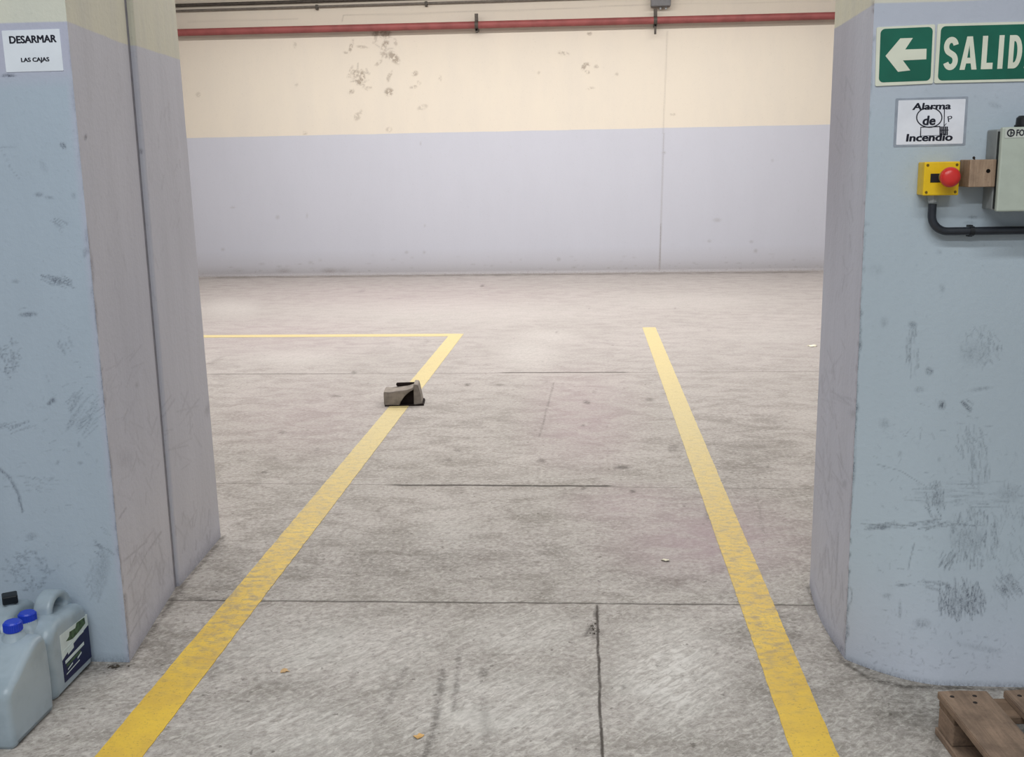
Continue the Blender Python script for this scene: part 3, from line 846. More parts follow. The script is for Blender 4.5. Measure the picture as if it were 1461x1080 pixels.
# ------------------------------------------------------------------ yellow floor lines
def strip(bm, pts, w0, w1, n=160, z=0.002, jit=0.0013):
    (x0, y0), (x1, y1) = pts
    L = math.hypot(x1 - x0, y1 - y0); tx, ty = (x1 - x0) / L, (y1 - y0) / L
    prev = None
    for i in range(n + 1):
        t_ = i / n; w = (w0 + (w1 - w0) * t_) / 2
        cx, cy2 = x0 + (x1 - x0) * t_, y0 + (y1 - y0) * t_
        a = w + random.uniform(-jit, jit); b = w + random.uniform(-jit, jit)
        pa = (cx - ty * a, cy2 + tx * a); pb = (cx + ty * b, cy2 - tx * b)
        row = [bm.verts.new((pa[0], pa[1], 0.0002)), bm.verts.new((pa[0], pa[1], z)), bm.verts.new((pb[0], pb[1], z)), bm.verts.new((pb[0], pb[1], 0.0002))]
        if prev:
            for k in range(3):
                bm.faces.new((prev[k], prev[k + 1], row[k + 1], row[k]))
        else:
            bm.faces.new(row)
        prev = row
    bm.faces.new(prev[::-1])


b = bmesh.new()
strip(b, ((-1.241, 1.2), (-1.226, 9.19)), 0.128, 0.120, 260)
strip(b, ((-1.20, 9.135), (-6.5, 9.15)), 0.135, 0.135, 120, z=0.0016)
tag(obj('floor_marking', b, M['yellow']), 'worn yellow floor line on the left, turning a corner at its far end', 'floor marking')
b = bmesh.new()
strip(b, ((0.572, 1.2), (0.493, 9.50)), 0.115, 0.118, 260)
tag(obj('floor_marking', b, M['yellow']), 'straight worn yellow floor line on the right, beside the pillar with the exit sign', 'floor marking')

# ------------------------------------------------------------------ things fixed to the wall faces (local x = right, y = up, z = out of the wall)
ROT = (math.pi / 2, 0, 0)


class Face:
    """pixel corners read off on a wall face or on a plane a little in front of it, in metres about an origin on that face"""
    def __init__(self, y, ox, oz): self.y, self.ox, self.oz = y, ox, oz
    def at(self, px, py, out=0.0):
        p = on_y(px, py, self.y - out)
        return (p[0] - self.ox, p[2] - self.oz)


def face_thing(name, label, cat, px, py, y, group=None):
    p = on_y(px, py, y)
    return thing(name, label, cat, (p[0], y, p[2]), ROT, group), Face(y, p[0], p[2])


def quad_rect(f, c4, out=0.0):
    a = [f.at(x, y, out) for x, y in c4]        # tl tr br bl
    cx = sum(p[0] for p in a) / 4; cz = sum(p[1] for p in a) / 4
    w = (math.dist(a[0], a[1]) + math.dist(a[3], a[2])) / 2
    h = (math.dist(a[0], a[3]) + math.dist(a[1], a[2])) / 2
    ang = math.atan2((a[1][1] - a[0][1]) + (a[2][1] - a[3][1]), (a[1][0] - a[0][0]) + (a[2][0] - a[3][0]))
    return cx, cz, w, h, ang


# paper notice on the left pillar
t, f = face_thing('paper_notice', 'white paper notice reading DESARMAR LAS CAJAS taped to the left pillar', 'notice', 47, 72, YL0)
cx, cz, w, h, an = quad_rect(f, [(3, 44), (85, 41), (91, 101), (9, 103)])
obj('sheet', prism_bm(round_rect(w, h, 0.002, cx, cz, 2, an), -0.0005, 0.0016), M['paper'], t)


def text_px(f, s, px0, px1, py0, py1, z, bold, tilt=0.0, shear=0.0):
    a = f.at(px0, (py0 + py1) / 2); b_ = f.at(px1, (py0 + py1) / 2); c = f.at((px0 + px1) / 2, py0); d = f.at((px0 + px1) / 2, py1)
    return text_bm(s, a[0], b_[0], d[1], c[1], z, 0.0004, bold, tilt, shear=shear)


obj('lettering', text_px(f, 'DESARMAR', 13.5, 81, 50.5, 61.5, 0.0016, 0.042, an), M['ink'], t)
obj('lettering', text_px(f, 'LAS CAJAS', 30.5, 71, 82, 90, 0.0016, 0.042, an), M['ink'], t)

# exit signs on the right pillar
def sx(p): return [(1161 + x / 4.87, y / 4.87) for x, y in p]


t, f = face_thing('exit_arrow_sign', 'green exit sign plate with a white arrow pointing left, at the pillar edge', 'sign', 1291, 79, YR0)
cx, cz, w, h, an = quad_rect(f, sx([(440, 190), (840, 170), (826, 580), (420, 600)]))
obj('plate', prism_bm(round_rect(w, h, 0.004, cx, cz, 3, an), 0.0, 0.004), M['sign_cream'], t)
cx, cz, w, h, an = quad_rect(f, sx([(465, 202), (826, 188), (806, 560), (446, 575)]))
obj('panel', prism_bm(round_rect(w, h, 0.012, cx, cz, 6, an), 0.004, 0.0046), M['sign_green'], t)
ar = [f.at(x, y) for x, y in sx([(495, 390), (598, 268), (685, 265), (632, 345), (780, 340), (778, 413), (616, 421), (667, 490), (582, 500)])]
obj('arrow', prism_bm(ar, 0.0046, 0.0052), M['sign_cream'], t)

t, f = face_thing('exit_word_sign', 'green exit sign plate with the white word SALIDA beside the arrow plate', 'sign', 1440, 76, YR0)
tl, bl = f.at(1336.5, 34.5), f.at(1332.8, 119)
rx = f.at(1500, 75)[0]
an = -0.002
w = rx - (tl[0] + bl[0]) / 2; h = tl[1] - bl[1]
cx = (rx + (tl[0] + bl[0]) / 2) / 2; cz = (tl[1] + bl[1]) / 2
obj('plate', prism_bm(round_rect(w, h, 0.004, cx, cz, 3, an), 0.0, 0.004), M['sign_cream'], t)
tl2, bl2 = f.at(*sx([(878, 185)])[0]), f.at(*sx([(852, 562)])[0])
w2 = w - 2 * (tl2[0] - tl[0]); h2 = tl2[1] - bl2[1]
obj('panel', prism_bm(round_rect(w2, h2, 0.012, cx, (tl2[1] + bl2[1]) / 2, 6, an), 0.004, 0.0046), M['sign_green'], t)
def glyph(ch):
    """bold block capitals as outlines in a unit box: list of loops, holes after the outline"""
    if ch == 'L': return [[(0, 0), (1, 0), (1, .19), (.45, .19), (.45, 1), (0, 1)]]
    if ch == 'I': return [[(0, 0), (1, 0), (1, 1), (0, 1)]]
    if ch == 'A': return [[(0, 0), (.30, 0), (.365, .19), (.635, .19), (.70, 0), (1, 0), (.665, 1), (.335, 1)], [(.41, .36), (.50, .74), (.59, .36)]]
    if ch == 'D':
        o = [(0, 0), (.42, 0)] + [(.42 + .58 * math.sin(k * math.pi / 14), .5 - .5 * math.cos(k * math.pi / 14)) for k in range(1, 14)] + [(.42, 1), (0, 1)]
        i = [(.36, .18), (.42, .18)] + [(.42 + .22 * math.sin(k * math.pi / 10), .5 - .32 * math.cos(k * math.pi / 10)) for k in range(1, 10)] + [(.42, .82), (.36, .82)]
        return [o, i]
    c = [(.5 + .33 * math.cos(math.radians(d)), .715 + .195 * math.sin(math.radians(d))) for d in range(12, 246, 12)]
    c += [(.5 + .33 * math.cos(math.radians(d)), .285 + .195 * math.sin(math.radians(d))) for d in range(66, -169, -12)]
    L_, R_2 = [], []
    for k, (x, y) in enumerate(c):
        xa_, ya_ = c[max(0, k - 1)]; xb_, yb_ = c[min(len(c) - 1, k + 1)]
        tx, ty = (xb_ - xa_) * 115, (yb_ - ya_) * 235; l = math.hypot(tx, ty) or 1
        nx, ny = -ty / l * 21 / 115, tx / l * 21 / 235
        L_.append((x + nx, y + ny)); R_2.append((x - nx, y - ny))
    return [L_ + R_2[::-1]]


b = bmesh.new()
for ch, x0, x1 in (('S', 892, 1006), ('A', 1008, 1142), ('L', 1156, 1252), ('I', 1270, 1322), ('D', 1342, 1452), ('A', 1454, 1588)):
    k = (x0 - 890) * 0.028
    p0 = f.at(*sx([(x0, 490 - k)])[0]); p1 = f.at(*sx([(x1, 256 - k)])[0])
    cu = bpy.data.curves.new('glyph', 'CURVE'); cu.dimensions = '2D'; cu.fill_mode = 'BOTH'
    for loop in glyph(ch):
        sp = cu.splines.new('POLY'); sp.points.add(len(loop) - 1); sp.use_cyclic_u = True
        for q_, (x, y) in zip(sp.points, loop):
            q_.co = (p0[0] + x * (p1[0] - p0[0]), p0[1] + y * (p1[1] - p0[1]), 0, 1)
    cu.extrude = 0.0003
    o = bpy.data.objects.new('glyph', cu); col.objects.link(o)
    me = bpy.data.meshes.new_from_object(o.evaluated_get(bpy.context.evaluated_depsgraph_get()))
    g_ = bmesh.new(); g_.from_mesh(me)
    bpy.data.objects.remove(o); bpy.data.curves.remove(cu); bpy.data.meshes.remove(me)
    for v_ in g_.verts: v_.co.z += 0.0049
    for f_ in g_.faces: f_.smooth = False
    merge(b, g_)
obj('lettering', b, M['sign_cream'], t)

# laminated fire alarm notice
t, f = face_thing('laminated_notice', 'laminated white notice reading Alarma de Incendio under the exit signs', 'notice', 1327, 174, YR0)
cx, cz, w, h, an = quad_rect(f, [(1277, 140), (1381, 138), (1377.5, 207), (1275, 210.5)])
obj('film', prism_bm(round_rect(w, h, 0.003, cx, cz, 2, an), 0.0, 0.001), M['film'], t, label='clear laminate border with greyish edge')
cx, cz, w, h, an = quad_rect(f, [(1281, 143), (1377, 141.5), (1374, 204.5), (1279, 207)])
obj('sheet', prism_bm(round_rect(w, h, 0.002, cx, cz, 2, an), 0.001, 0.0016), M['laminate'], t)
obj('lettering', text_px(f, 'Alarma', 1301.5, 1356.5, 146.5, 156.5, 0.0016, 0.035, an, 0.08), M['ink'], t)
obj('lettering', text_px(f, 'de', 1316, 1334.5, 165, 178.5, 0.0022, 0.035, an, 0.08), M['ink'], t)
obj('lettering', text_px(f, 'Incendio', 1292.5, 1359, 190.5, 201.5, 0.0016, 0.04, an, 0.06), M['ink'], t)
b = bmesh.new()                                     # bell: ring, bar, box and hatch
ring = []
for k in range(41):
    a = 2 * math.pi * k / 40
    x, y = f.at(1325.5 + 18 * math.cos(a), 167.5 + 14 * math.sin(a)); ring.append((x, y, 0.0019))
tube_bm(ring, 0.0015, 6, False, b)


def stroke(bm, p, r=0.0014):
    tube_bm([(*f.at(*q_), 0.0018) for q_ in p], r, 6, True, bm)


stroke(b, [(1313, 194), (1313.5, 181.5), (1341, 180.5)]); stroke(b, [(1313, 194), (1341, 193)], .0006)
stroke(b, [(1347.2, 152), (1346.6, 181)], .0012); stroke(b, [(1346.6, 180), (1350, 176)], .0008)
for k in range(5):
    stroke(b, [(1341 + k * 2.5, 180.5), (1341 + k * 2.5, 193)], .0019)
stroke(b, [(1341, 186), (1353, 185.5)], .0010)
merge(b, text_px(f, 'P', 1352, 1358.5, 165.5, 173.5, 0.0016, 0.0, 0.2))
obj('bell_symbol', b, M['ink'], t, label='line drawing of an alarm bell printed in black')

# emergency stop station
D = 0.06
t, f = face_thing('emergency_stop_box', 'yellow emergency stop box with a red mushroom button below the alarm notice', 'emergency stop', 1343, 254, YR0)
x0, z1 = f.at(1319.8, 231.5, D); x1, z0 = f.at(1367, 278, D)
obj('housing', box_bm(x0, x1, z0, z1, 0.0, D - 0.014, 0.003), M['yellow_plastic'], t)
obj('cover', box_bm(x0 - .0008, x1 + .0008, z0 - .0008, z1 + .0008, D - 0.013, D, 0.003), M['yellow_plastic'], t)
for px, py in ((x0 + .008, z0 + .008), (x1 - .008, z0 + .008), (x0 + .008, z1 - .008), (x1 - .008, z1 - .008)):
    obj('screw', lathe_bm([(0, .0016), (.0032, .0016), (.0038, 0)], 14, (px, py, D)), M['screw'], t)
a0 = f.at(1327.8, 247.8, D); a1 = f.at(1341.6, 260.2, D)
obj('legend_plate', box_bm(a0[0], a1[0], a1[1], a0[1], D, D + .0015, .0004), M['black_plastic'], t, label='small square black plate')
bc = f.at(1360.5, 252.8, 0.108)
bx_ = bc[0] - 0.004
bt = obj('push_button', lathe_bm([(0, .050), (.012, .0495), (.021, .046), (.0262, .038), (.0268, .031), (.024, .026), (.013, .024), (.012, .010)], 32, (bx_, bc[1], D)), M['red_plastic'], t, True, 'round red mushroom head')
obj('collar', lathe_bm([(0, .016), (.014, .016), (.018, .012), (.020, 0)], 28, (bx_, bc[1], D)), M['light_ring'], bt, True)
# cable entry and black conduit
zc = 0.026
p = f.at(1330.5, 279, zc)
obj('cable_gland', tube_bm([(p[0], z0 + .002, zc), (p[0], z0 - .008, zc), (p[0], z0 - .0085, zc), (p[0], z0 - .018, zc), (p[0], z0 - .022, zc)], .01, 6, True, None, [.0135, .0135, .0115, .0115, .0095]), M['gland'], t, label='pale grey threaded gland')
t2, f2 = face_thing('conduit', 'black flexible conduit curving from the emergency stop box to the right along the pillar', 'conduit', 1330.5, 300, YR0)
top = f2.at(1330.5, 291, zc); hz = f2.at(1352, 330, zc)[1]; hx = f2.at(1352, 330, zc)[0]
rb = min(top[1] - hz, hx - top[0])
path = [(top[0], top[1] + .0, zc), (top[0], hz + rb, zc)]
for k in range(1, 13):
    a = math.pi + (math.pi / 2) * k / 12
    path.append((top[0] + rb + rb * math.cos(a), hz + rb + rb * math.sin(a), zc))
e = f2.at(1600, 332, zc)
path += [(e[0], hz + 0.0, zc)]
obj('hose', tube_bm(path, .0112, 18), M['conduit'], t2, True)
cxp = f2.at(1386, 330, zc)[0]
b = tube_bm([(cxp - .006, hz, zc), (cxp + .006, hz, zc)], .0135, 18)
box_bm(cxp - .006, cxp + .006, hz - .016, hz + .016, 0.0, zc - .006, .001, 1, b)
obj('clip', b, M['black_plastic'], t2)

# wooden block with a drilled hole
D = 0.082
t, f = face_thing('wooden_block', 'brown wooden block with a drilled hole between emergency stop and grey enclosure', 'wooden block', 1395, 247, YR0)
x0, z1 = f.at(1384.5, 228, D); x1, z0 = f.at(1419.5, 266.5, D)
obj('block', box_bm(x0, x1, z0, z1, 0.0, D, .002, 2), M['wood_block'], t)
hc = f.at(1410, 244, D)
obj('drilled_hole', lathe_bm([(0, .0005), (.0050, .0005), (.0056, 0)], 16, (hc[0], hc[1], D)), M['hole'], t, label='dark drilled hole')
b = tube_bm([(x0 + .022, z1 - .004, D - .03), (x0 + .020, z1 + .005, D - .032)], .0022, 8)
lathe_bm([(0, .004), (.003, .003), (.004, 0)], 10, (x0 + .02, z1 + .005, D - .033), b)
obj('nail', b, M['nail'], t)

# grey electrical enclosure at the right edge
D = 0.118
t, f = face_thing('electrical_enclosure', 'grey green electrical enclosure with a black gland on top, right edge of the pillar', 'electrical box', 1440, 242, YR0)
x0 = f.at(1404.5, 240)[0]; _, z1 = f.at(1431, 181.5, D); _, z0 = f.at(1424, 302, D)
WX = 0.20
obj('body', box_bm(x0, x0 + WX, z0 + .002, z1 - .004, 0.0, D - .046, .004), M['box_grey'], t)
obj('gasket', box_bm(x0 + .003, x0 + WX - .004, z0 + .006, z1 - .010, D - .048, D - .014), M['gasket'], t)
dr = obj('door', box_bm(x0 - .003, x0 + WX + .003, z0, z1, D - .018, D, .004), M['box_door'], t, label='pale grey green door')
a0 = f.at(1433.5, 183.5, D); a1 = f.at(1436, 197, D)
obj('label_plate', box_bm(x0 + .004, x0 + .110, a1[1], a0[1], D, D + .0012, .0004), M['box_label'], dr)
lc = f.at(1442, 189.5, D)
b = bmesh.new()
tube_bm([(lc[0] + .0085 * math.cos(k * math.pi / 12), lc[1] + .0085 * math.sin(k * math.pi / 12), D + .0014) for k in range(25)], .0017, 6, False, b)
box_bm(lc[0] - .001, lc[0] + .006, lc[1] - .0012, lc[1] + .0012, D + .0010, D + .0022, 0, 1, b)
box_bm(lc[0] - .0012, lc[0] + .0012, lc[1] - .006, lc[1] + .006, D + .0010, D + .0022, 0, 1, b)
p0 = f.at(1449.5, 194, D); p1 = f.at(1461.5, 184.5, D)
merge(b, text_bm('FO', p0[0], p1[0], p0[1], p1[1], D + .0012, .0006, .03))
obj('maker_mark', b, M['ink'], dr)
gx = f.at(1461, 173, .06)[0]
obj('cable_gland', tube_bm([(gx, z1 - .006, .062), (gx, z1 + .006, .062), (gx, z1 + .007, .062), (gx, z1 + .024, .062), (gx, z1 + .030, .062)], .02, 20, True, None, [.024, .024, .021, .020, .014]), M['black_plastic'], t, True, 'black round gland')

# ------------------------------------------------------------------ services along the back wall
def pipe_thing(name, label, cat, pa, pb, yoff, r, mat, xa, xb):
    A = on_y(pa[0], pa[1], BACK_Y - yoff); B = on_y(pb[0], pb[1], BACK_Y - yoff)
    k = (B[2] - A[2]) / (B[0] - A[0]) if mat is M['red_pipe'] else 0.0
    zf = lambda x: A[2] + k * (x - A[0])
    t = thing(name, label, cat, ((xa + xb) / 2, BACK_Y - yoff, zf((xa + xb) / 2)))
    o = t.location
    obj('pipe', tube_bm([(xa - o.x, 0, zf(xa) - o.z), (xb - o.x, 0, zf(xb) - o.z)], r, 20), mat, t, True)
    return t, zf


t, zf = pipe_thing('red_pipe', 'dusty red pipe running along the top of the back wall', 'pipe', (256, 46.5), (1190, 22.5), 0.11, 0.046, M['red_pipe'], -8.5, 8.5)
o = t.location
for px, py, dn in ((680, 36, .10), (935, 30, .17)):
    x = on_y(px, py, BACK_Y - .11)[0]; z = zf(x)
    b = tube_bm([(x - o.x - .022, 0, z - o.z), (x - o.x + .022, 0, z - o.z)], .053, 20)
    box_bm(x - o.x - .022, x - o.x + .022, -.012, .012, z - o.z + .04, z - o.z + .14, .002, 1, b)
    box_bm(x - o.x - .02, x - o.x + .02, -.01, .1095, z - o.z - .075, z - o.z - .045, .002, 1, b)
    box_bm(x - o.x - .014, x - o.x + .014, -.01, .01, z - o.z - dn, z - o.z - .04, .002, 1, b)
    obj('pipe_clamp', b, M['steel_dark'], t, label='dark steel clamp holding the pipe')
t, zf = pipe_thing('steel_conduit', 'thin grey conduit on the back wall, directly above the red pipe', 'conduit', (452, 9.5), (740, 1.5), 0.03, 0.0145, M['steel_pipe'], -8.5, 0.725)
o = t.location
for px, py in ((452, 9.5), (608, 5.5)):
    x = on_y(px, py, BACK_Y - .03)[0]
    b = box_bm(x - o.x - .016, x - o.x + .016, -.018, .0295, zf(x) - o.z - .04, zf(x) - o.z + .024, .003, 1)
    obj('saddle_clamp', b, M['steel_dark'], t)
t, zf = pipe_thing('steel_conduit', 'dark metal conduit on the back wall, topmost of the pipes, at the top edge', 'conduit', (380, 3.8), (480, 1.0), 0.03, 0.021, M['steel_dark'], -8.5, 8.5)
x = on_y(943, 3, BACK_Y - .14)[0]
zb = on_y(943, 8.5, BACK_Y - .14)[2]
t = thing('junction_box', 'grey junction box at the top edge above the right pipe clamp', 'junction box', (x, BACK_Y, zb))
obj('box', box_bm(-.125, .125, -.14, 0, 0, .13, .008), M['box_dark'], t)
for dx in (.07, .0):
    obj('cable_gland', tube_bm([(dx, -.06, .005), (dx, -.06, -.03)], .014, 10), M['gland'], t)

# ------------------------------------------------------------------ jerry cans
def can_body(prof, hole, width, bev):
    """side outline (y, z) filled, thickened and rounded across its width"""
    cu = bpy.data.curves.new('can', 'CURVE'); cu.dimensions = '2D'; cu.fill_mode = 'BOTH'
    for pts in ([prof] + ([hole] if hole else [])):
        s = cu.splines.new('BEZIER'); s.bezier_points.add(len(pts) - 1); s.use_cyclic_u = True
        n = len(pts)
        for i, (a, b_, soft) in enumerate(pts):
            bp = s.bezier_points[i]; bp.co = (a, b_, 0)
            pv, nx = Vector(pts[i - 1][:2]), Vector(pts[(i + 1) % n][:2]); c = Vector((a, b_))
            if soft:
                tg = (nx - pv).normalized()
                bp.handle_left_type = bp.handle_right_type = 'FREE'
                l = (c - pv).length * .33 * soft; r = (nx - c).length * .33 * soft
                bp.handle_left = (a - tg.x * l, b_ - tg.y * l, 0); bp.handle_right = (a + tg.x * r, b_ + tg.y * r, 0)
            else:
                bp.handle_left_type = bp.handle_right_type = 'VECTOR'
    cu.resolution_u = 8
    cu.extrude = width / 2 - bev; cu.bevel_depth = bev; cu.bevel_resolution = 5; cu.offset = -bev
    o = bpy.data.objects.new('can', cu); col.objects.link(o)
    dg = bpy.context.evaluated_depsgraph_get()
    me = bpy.data.meshes.new_from_object(o.evaluated_get(dg))
    b = bmesh.new(); b.from_mesh(me)
    bpy.data.objects.remove(o); bpy.data.curves.remove(cu); bpy.data.meshes.remove(me)
    bmesh.ops.remove_doubles(b, verts=b.verts[:], dist=1e-5)
    for v_ in b.verts:                                   # curve x = depth, y = height, z = width
        d, hgt, wd = v_.co
        v_.co = (wd, d, hgt)
    zmin = min(v_.co.z for v_ in b.verts)
    for v_ in b.verts: v_.co.z -= zmin
    return b


def cap_bm(x, y, z, r, h, seg=28, square=False):
    prof = [(0, h), (r * .86, h), (r, h - .004), (r * 1.03, .004), (r * .98, 0), (0, 0)]
    return lathe_bm(prof, 4 if square else seg, (x, y, z))


def ribs(bm, x, y, z, r, h, n=28):
    for k in range(n):
        a = 2 * math.pi * k / n
        box = box_bm(-.0011, .0011, -.0011, .0011, z + .002, z + h - .005)
        for v_ in box.verts:
            v_.co.x += x + r * math.cos(a); v_.co.y += y + r * math.sin(a)
        merge(bm, box)


# middle can: cap to the front, looped handle to the back, label on its right side
HX = 0.0635
t = thing('jerry_can', 'milky jerry can with blue cap, loop handle and dark printed label', 'jerry can', (-1.612, 2.66, 0))
prof = [(0.004, 0, 0), (0.228, 0, 0), (0.235, .012, 1), (0.238, .10, 1), (0.234, .165, 1), (0.226, .195, 1), (0.205, .212, 1), (0.120, .222, 1), (0.080, .228, 1), (0.030, .216, 1), (0.006, .194, 1), (0.0, .170, 1), (0.0, .012, 1)]
body = obj('body', can_body(prof, None, 2 * HX, .026), M['hdpe'], t, True)
prof = [(0.070, .200, 0), (0.084, .226, 1), (0.096, .252, 1), (0.122, .272, 1), (0.158, .276, 1), (0.192, .262, 1), (0.216, .232, 1), (0.228, .190, 1), (0.226, .150, 0), (0.120, .150, 0)]
hole = [(0.112, .226, 1), (0.124, .246, 1), (0.146, .253, 1), (0.168, .248, 1), (0.184, .228, 1), (0.178, .213, 1), (0.148, .207, 1), (0.120, .210, 1)]
hb = can_body(prof, hole, .056, .012)
for v_ in hb.verts: v_.co.x -= .004; v_.co.z += .150
obj('handle', hb, M['hdpe'], t, True)
obj('neck', lathe_bm([(0, .022), (.021, .022), (.023, .012), (.040, -.012)], 24, (-.014, .040, .212)), M['hdpe'], t, True)
b = cap_bm(-.018, .042, .230, .0235, .027); ribs(b, -.018, .042, .230, .0238, .027)
obj('cap', b, M['blue_cap'], t, label='blue screw cap')
# label: wraps the right side
xw = HX + .0006


def lab(pts, mat, name, parent, lift=0.0, label=None):
    b_ = bmesh.new()
    lo = [b_.verts.new((xw - .004, p_[0], p_[1])) for p_ in pts]; hi = [b_.verts.new((xw + lift, p_[0], p_[1])) for p_ in pts]
    b_.faces.new(hi); b_.faces.new(lo[::-1])
    for i in range(len(pts)):
        b_.faces.new((lo[i], lo[(i + 1) % len(pts)], hi[(i + 1) % len(pts)], hi[i]))
    b_.normal_update()
    bmesh.ops.triangulate(b_, faces=[q_ for q_ in b_.faces if len(q_.verts) > 4])
    return obj(name, b_, mat, parent, label=label)


LY0, LY1, LZ0, LZ1 = .056, .222, .030, .178
lb = lab([(LY0, LZ0), (LY1, LZ0), (LY1, LZ1 - .008), (LY0, LZ1)], M['label_white'], 'product_label', t, 0.0, 'printed label, white above and navy below')
lab([(LY0, LZ0), (LY1, LZ0), (LY1, .135), (LY0 + .06, .118), (LY0, .100)], M['label_navy'], 'navy_band', lb, .0004)
gl = [(LY0 + .03, .146), (LY0 + .05, .152), (LY0 + .055, .164), (LY0 + .09, .160), (LY0 + .10, .172), (LY0 + .148, .168), (LY0 + .150, .148), (LY0 + .11, .140), (LY0 + .07, .136), (LY0 + .05, .140)]
lab(gl, M['label_green'], 'green_picture', lb, .0004)
for y0, y1, z0_, z1_ in ((.065, .19, .122, .126), (.09, .125, .102, .117), (.070, .185, .082, .092), (.14, .165, .064, .069), (.08, .11, .058, .062), (.07, .15, .048, .051)):
    lab([(y0, z0_), (y1, z0_ + .006), (y1, z1_ + .006), (y0, z1_)], M['label_white'], 'pale_stripe', lb, .0008)
lab([(.075, .070), (.16, .075), (.16, .083), (.075, .078)], M['label_green'], 'green_stripe', lb, .0007)

# nearest can: cap at the back, top falling to the front
t = thing('jerry_can', 'milky jerry can with blue cap and sloping top, nearest of the cans', 'jerry can', (-1.628, 2.405, 0))
prof = [(0.006, 0, 0), (0.205, 0, 0), (0.213, .012, 1), (0.218, .10, 1), (0.214, .200, 1), (0.205, .228, 1), (0.19, .240, 1), (0.150, .238, 1), (0.100, .216, 1), (0.055, .190, 1), (0.022, .174, 1), (0.006, .160, 1), (0.0, .138, 1), (0.0, .012, 1)]
obj('body', can_body(prof, None, .198, .018), M['hdpe'], t, True)
obj('neck', lathe_bm([(0, .022), (.021, .022), (.024, .012), (.044, -.020)], 24, (.027, .174, .240)), M['hdpe'], t, True)
b = cap_bm(.027, .174, .258, .0238, .028); ribs(b, .027, .174, .258, .0241, .028)
obj('cap', b, M['blue_cap'], t, label='blue screw cap')
obj('handle', tube_bm([(-.03, .19, .228), (-.034, .185, .262), (-.045, .16, .274), (-.055, .10, .262), (-.058, .06, .222), (-.058, .045, .176)], .012, 14, True), M['hdpe'], t, True)

# can with the black cap, behind at the left
t = thing('jerry_can', 'pale jerry can with a black cap, behind the two blue capped cans', 'jerry can', (-1.745, 2.665, 0))
prof = [(0.004, 0, 0), (0.19, 0, 0), (0.198, .012, 1), (0.20, .10, 1), (0.196, .19, 1), (0.18, .228, 1), (0.15, .245, 1), (0.10, .255, 1), (0.06, .245, 1), (0.02, .222, 1), (0.0, .19, 1), (0.0, .012, 1)]
obj('body', can_body(prof, None, .122, .02), M['hdpe'], t, True)
obj('neck', lathe_bm([(0, .03), (.017, .03), (.017, 0), (.024, -.012)], 24, (.028, .10, .236)), M['hdpe'], t, True)
b = bmesh.new()
for v0 in (0,):
    box_bm(-.021, .021, -.021, .021, 0, .026, .004, 2, b)
for v_ in b.verts:
    a = math.radians(32); x_, y_ = v_.co.x, v_.co.y
    v_.co = (.030 + x_ * math.cos(a) - y_ * math.sin(a), .10 + x_ * math.sin(a) + y_ * math.cos(a), v_.co.z + .258)
obj('cap', b, M['black_cap'], t, label='black angular cap')

# ------------------------------------------------------------------ pallet, bottom right
t = thing('wooden_pallet', 'weathered wooden pallet lying on the floor in front of the right pillar', 'pallet', (0.893, 2.60, 0), (0, 0, math.radians(4.0)))
L, WP = 1.0, 1.0                                       # boards run towards the viewer (local -y), the pallet widens to the right
HT = 0.122
for i, x in enumerate((0.0, 0.172, 0.344, 0.516, 0.688, 0.872)):
    wv = .128
    pts = [(x, 0.0), (x + wv * .45, .004), (x + wv, -.002), (x + wv, -L), (x, -L)]
    obj('deck_board', prism_bm(pts, HT - .020, HT, .002), M['pallet'], t)
for y in (-.105, -.56, -L):
    obj('cross_board', box_bm(0.004, WP, y + .004, y + .100, HT - .040, HT - .020, .002, 1), M['pallet_x'], t)
    for x in (.004, .45, .90):
        obj('block', box_bm(x, x + .098, y + .006, y + .098, .020, HT - .040, .003, 1), M['pallet'], t)
for x in (.0, .446, .896):
    obj('skid', box_bm(x, x + .10, -L, 0, 0, .020, .002, 1), M['pallet'], t)
for x, y in ((.026, -.030), (.085, -.028), (.072, -.062), (.20, -.03), (.26, -.06)):
    obj('nail', lathe_bm([(0, .0012), (.005, .001), (.006, 0)], 10, (x, y, HT)), M['nail'], t)

# ------------------------------------------------------------------ hollow block standing on the left line
base = on_z(548, 580)
t = thing('hollow_block', 'small grey hollow block with a dark cavity standing on the left yellow floor line', 'block', (base[0], base[1], 0), (0, 0, math.radians(6)))
# front outline seen from the viewer: solid left cheek, slanted cavity, thin right cheek
dep = .16
def front_prism(pts, y0, y1, bev=.004):
    b_ = prism_bm(pts, y0, y1, bev)
    for v_ in b_.verts: v_.co = (v_.co.x, v_.co.z, v_.co.y)
    return b_
obj('body', front_prism([(0, .008), (0, .094), (.035, .090), (.100, .098), (.150, .104), (.190, .116), (.190, .104), (.165, .092), (.130, .062), (.100, .018), (.098, .004)], 0, dep), M['chunk'], t)
obj('cheek', front_prism([(.188, .004), (.190, .136), (.218, .132), (.232, .060), (.240, .012), (.238, 0.0)], .005, dep), M['chunk'], t, label='thin pale right side')
obj('cavity', front_prism([(.02, 0.0), (.10, .004), (.130, .060), (.165, .090), (.188, .102), (.188, .0)], .05, dep - .01, .001), M['chunk_dark'], t, label='dark hollow')  # dark fill, the shade of the hollow put into its colour
obj('lip', front_prism([(.070, .098), (.070, .121), (.204, .122), (.204, .100)], dep - .022, dep - .002), M['chunk_dark'], t, label='dark raised strip along the back of the top')  # shade on the strip's front, put into its colour
obj('foot', front_prism([(0.004, 0), (0.004, .008), (.100, .006), (.20, .008), (.246, .014), (.252, 0)], -.004, dep, .001), M['chunk_dark'], t)

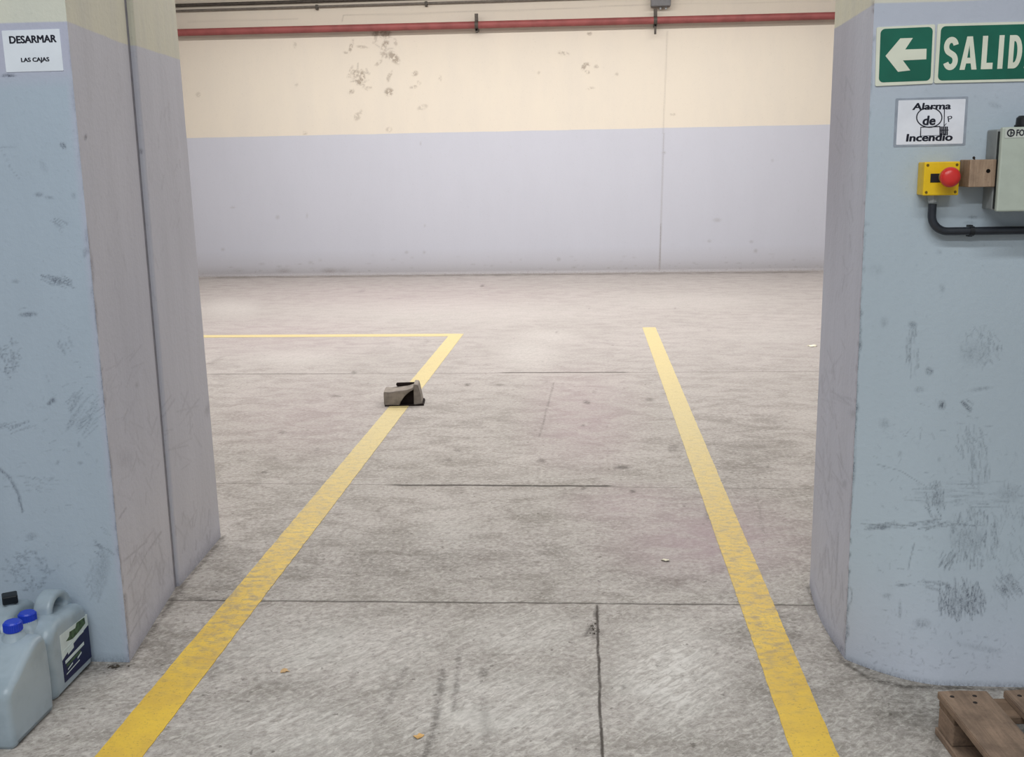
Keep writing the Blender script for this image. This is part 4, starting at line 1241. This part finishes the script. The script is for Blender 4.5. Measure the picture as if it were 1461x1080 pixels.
# ------------------------------------------------------------------ scraps on the floor
def scrap(name, label, cat, px, py, r, mat, seed, hgt=.006):
    q = random.Random(seed)
    p_ = on_z(px, py)
    n = 11
    pts = [(r * (0.55 + .6 * q.random()) * math.cos(2 * math.pi * k / n), r * (.45 + .5 * q.random()) * math.sin(2 * math.pi * k / n)) for k in range(n)]
    b_ = bmesh.new()
    z_ = [hgt * q.random() for _ in range(n)]
    z_[0] = 0.0; z_[5] = 0.0
    lo = [b_.verts.new((x, y, z)) for (x, y), z in zip(pts, z_)]; hi = [b_.verts.new((x, y, z + .0012)) for (x, y), z in zip(pts, z_)]
    cl = b_.verts.new((0, 0, 0)); ch = b_.verts.new((0, 0, hgt * .5))
    for i in range(n):
        j = (i + 1) % n
        b_.faces.new((hi[i], hi[j], ch)); b_.faces.new((lo[j], lo[i], cl)); b_.faces.new((lo[i], lo[j], hi[j], hi[i]))
    o_ = obj(name, b_, mat); o_.location = (p_[0], p_[1], 0)
    return tag(o_, label, cat)


scrap('dry_leaf', 'small orange brown dry leaf scrap on the floor near the bottom edge', 'leaf', 598, 1051, .016, M['leaf_orange'], 1)
scrap('dry_leaf', 'small tan dry leaf scrap on the floor right of the left yellow line', 'leaf', 406, 958, .015, M['leaf_tan'], 2)
scrap('dry_leaf', 'pale dry leaf scrap on the floor just left of the right yellow line', 'leaf', 950, 800, .017, M['leaf_pale'], 3)
scrap('paper_scrap', 'white scrap on the far floor close to the right pillar edge', 'scrap', 1159, 494, .05, M['leaf_pale'], 4, .01)


def crumbs(label, px, py, rx, ry, n, seed, smax):
    q = random.Random(seed); p_ = on_z(px, py)
    b_ = bmesh.new()
    for _ in range(n):
        x, y = q.gauss(0, rx * .5), q.gauss(0, ry * .5); s = smax * (.3 + .7 * q.random() ** 2)
        k = bmesh.new(); bmesh.ops.create_icosphere(k, subdivisions=1, radius=s)
        for v_ in k.verts:
            v_.co *= q.uniform(.7, 1.15); v_.co.z *= .45
        zl = min(v_.co.z for v_ in k.verts)
        for v_ in k.verts: v_.co.x += x; v_.co.y += y; v_.co.z -= zl
        merge(b_, k)
    o_ = obj('debris_crumbs', b_, M['crumb']); o_.location = (p_[0], p_[1], 0); o_['kind'] = 'stuff'
    return tag(o_, label, 'debris')


crumbs('dark crumbs of debris by the crack in the middle of the floor', 846, 898, .016, .05, 40, 5, .0042)
crumbs('dark crumbs of debris at the foot of the left pillar beside the jerry cans', 165, 952, .026, .014, 18, 6, .006)

# ------------------------------------------------------------------ light
def area(name, loc, sx_, sy_, power, color, rot=(0, 0, 0)):
    l = bpy.data.lights.new(name, 'AREA'); l.shape = 'RECTANGLE'; l.size = sx_; l.size_y = sy_
    l.energy = power; l.color = color
    o_ = bpy.data.objects.new(name, l); col.objects.link(o_); o_.location = loc; o_.rotation_euler = rot
    return o_


WARM = (1.0, 0.975, 0.955)
COOL = (0.95, 0.985, 1.0)
for y, pw in ((5.8, 130), (8.8, 250), (11.8, 290)):
    area('ceiling_lamp', (-0.8, y, 4.15), 9.0, 0.25, pw, WARM)
for y, pw in ((0.5, 95), (-1.6, 130)):
    area('ceiling_lamp', (-0.4, y, 4.1), 4.0, 0.25, pw, COOL)

wd = bpy.data.worlds.new('world'); scene.world = wd; wd.use_nodes = True
wd.node_tree.nodes['Background'].inputs[0].default_value = (0.88, 0.94, 1.0, 1)
wd.node_tree.nodes['Background'].inputs[1].default_value = 0.36

scene.view_settings.view_transform = 'Standard'
scene.view_settings.look = 'None'
scene.view_settings.gamma = 1.0
scene.view_settings.use_curve_mapping = False
scene.view_settings.exposure = 0.0
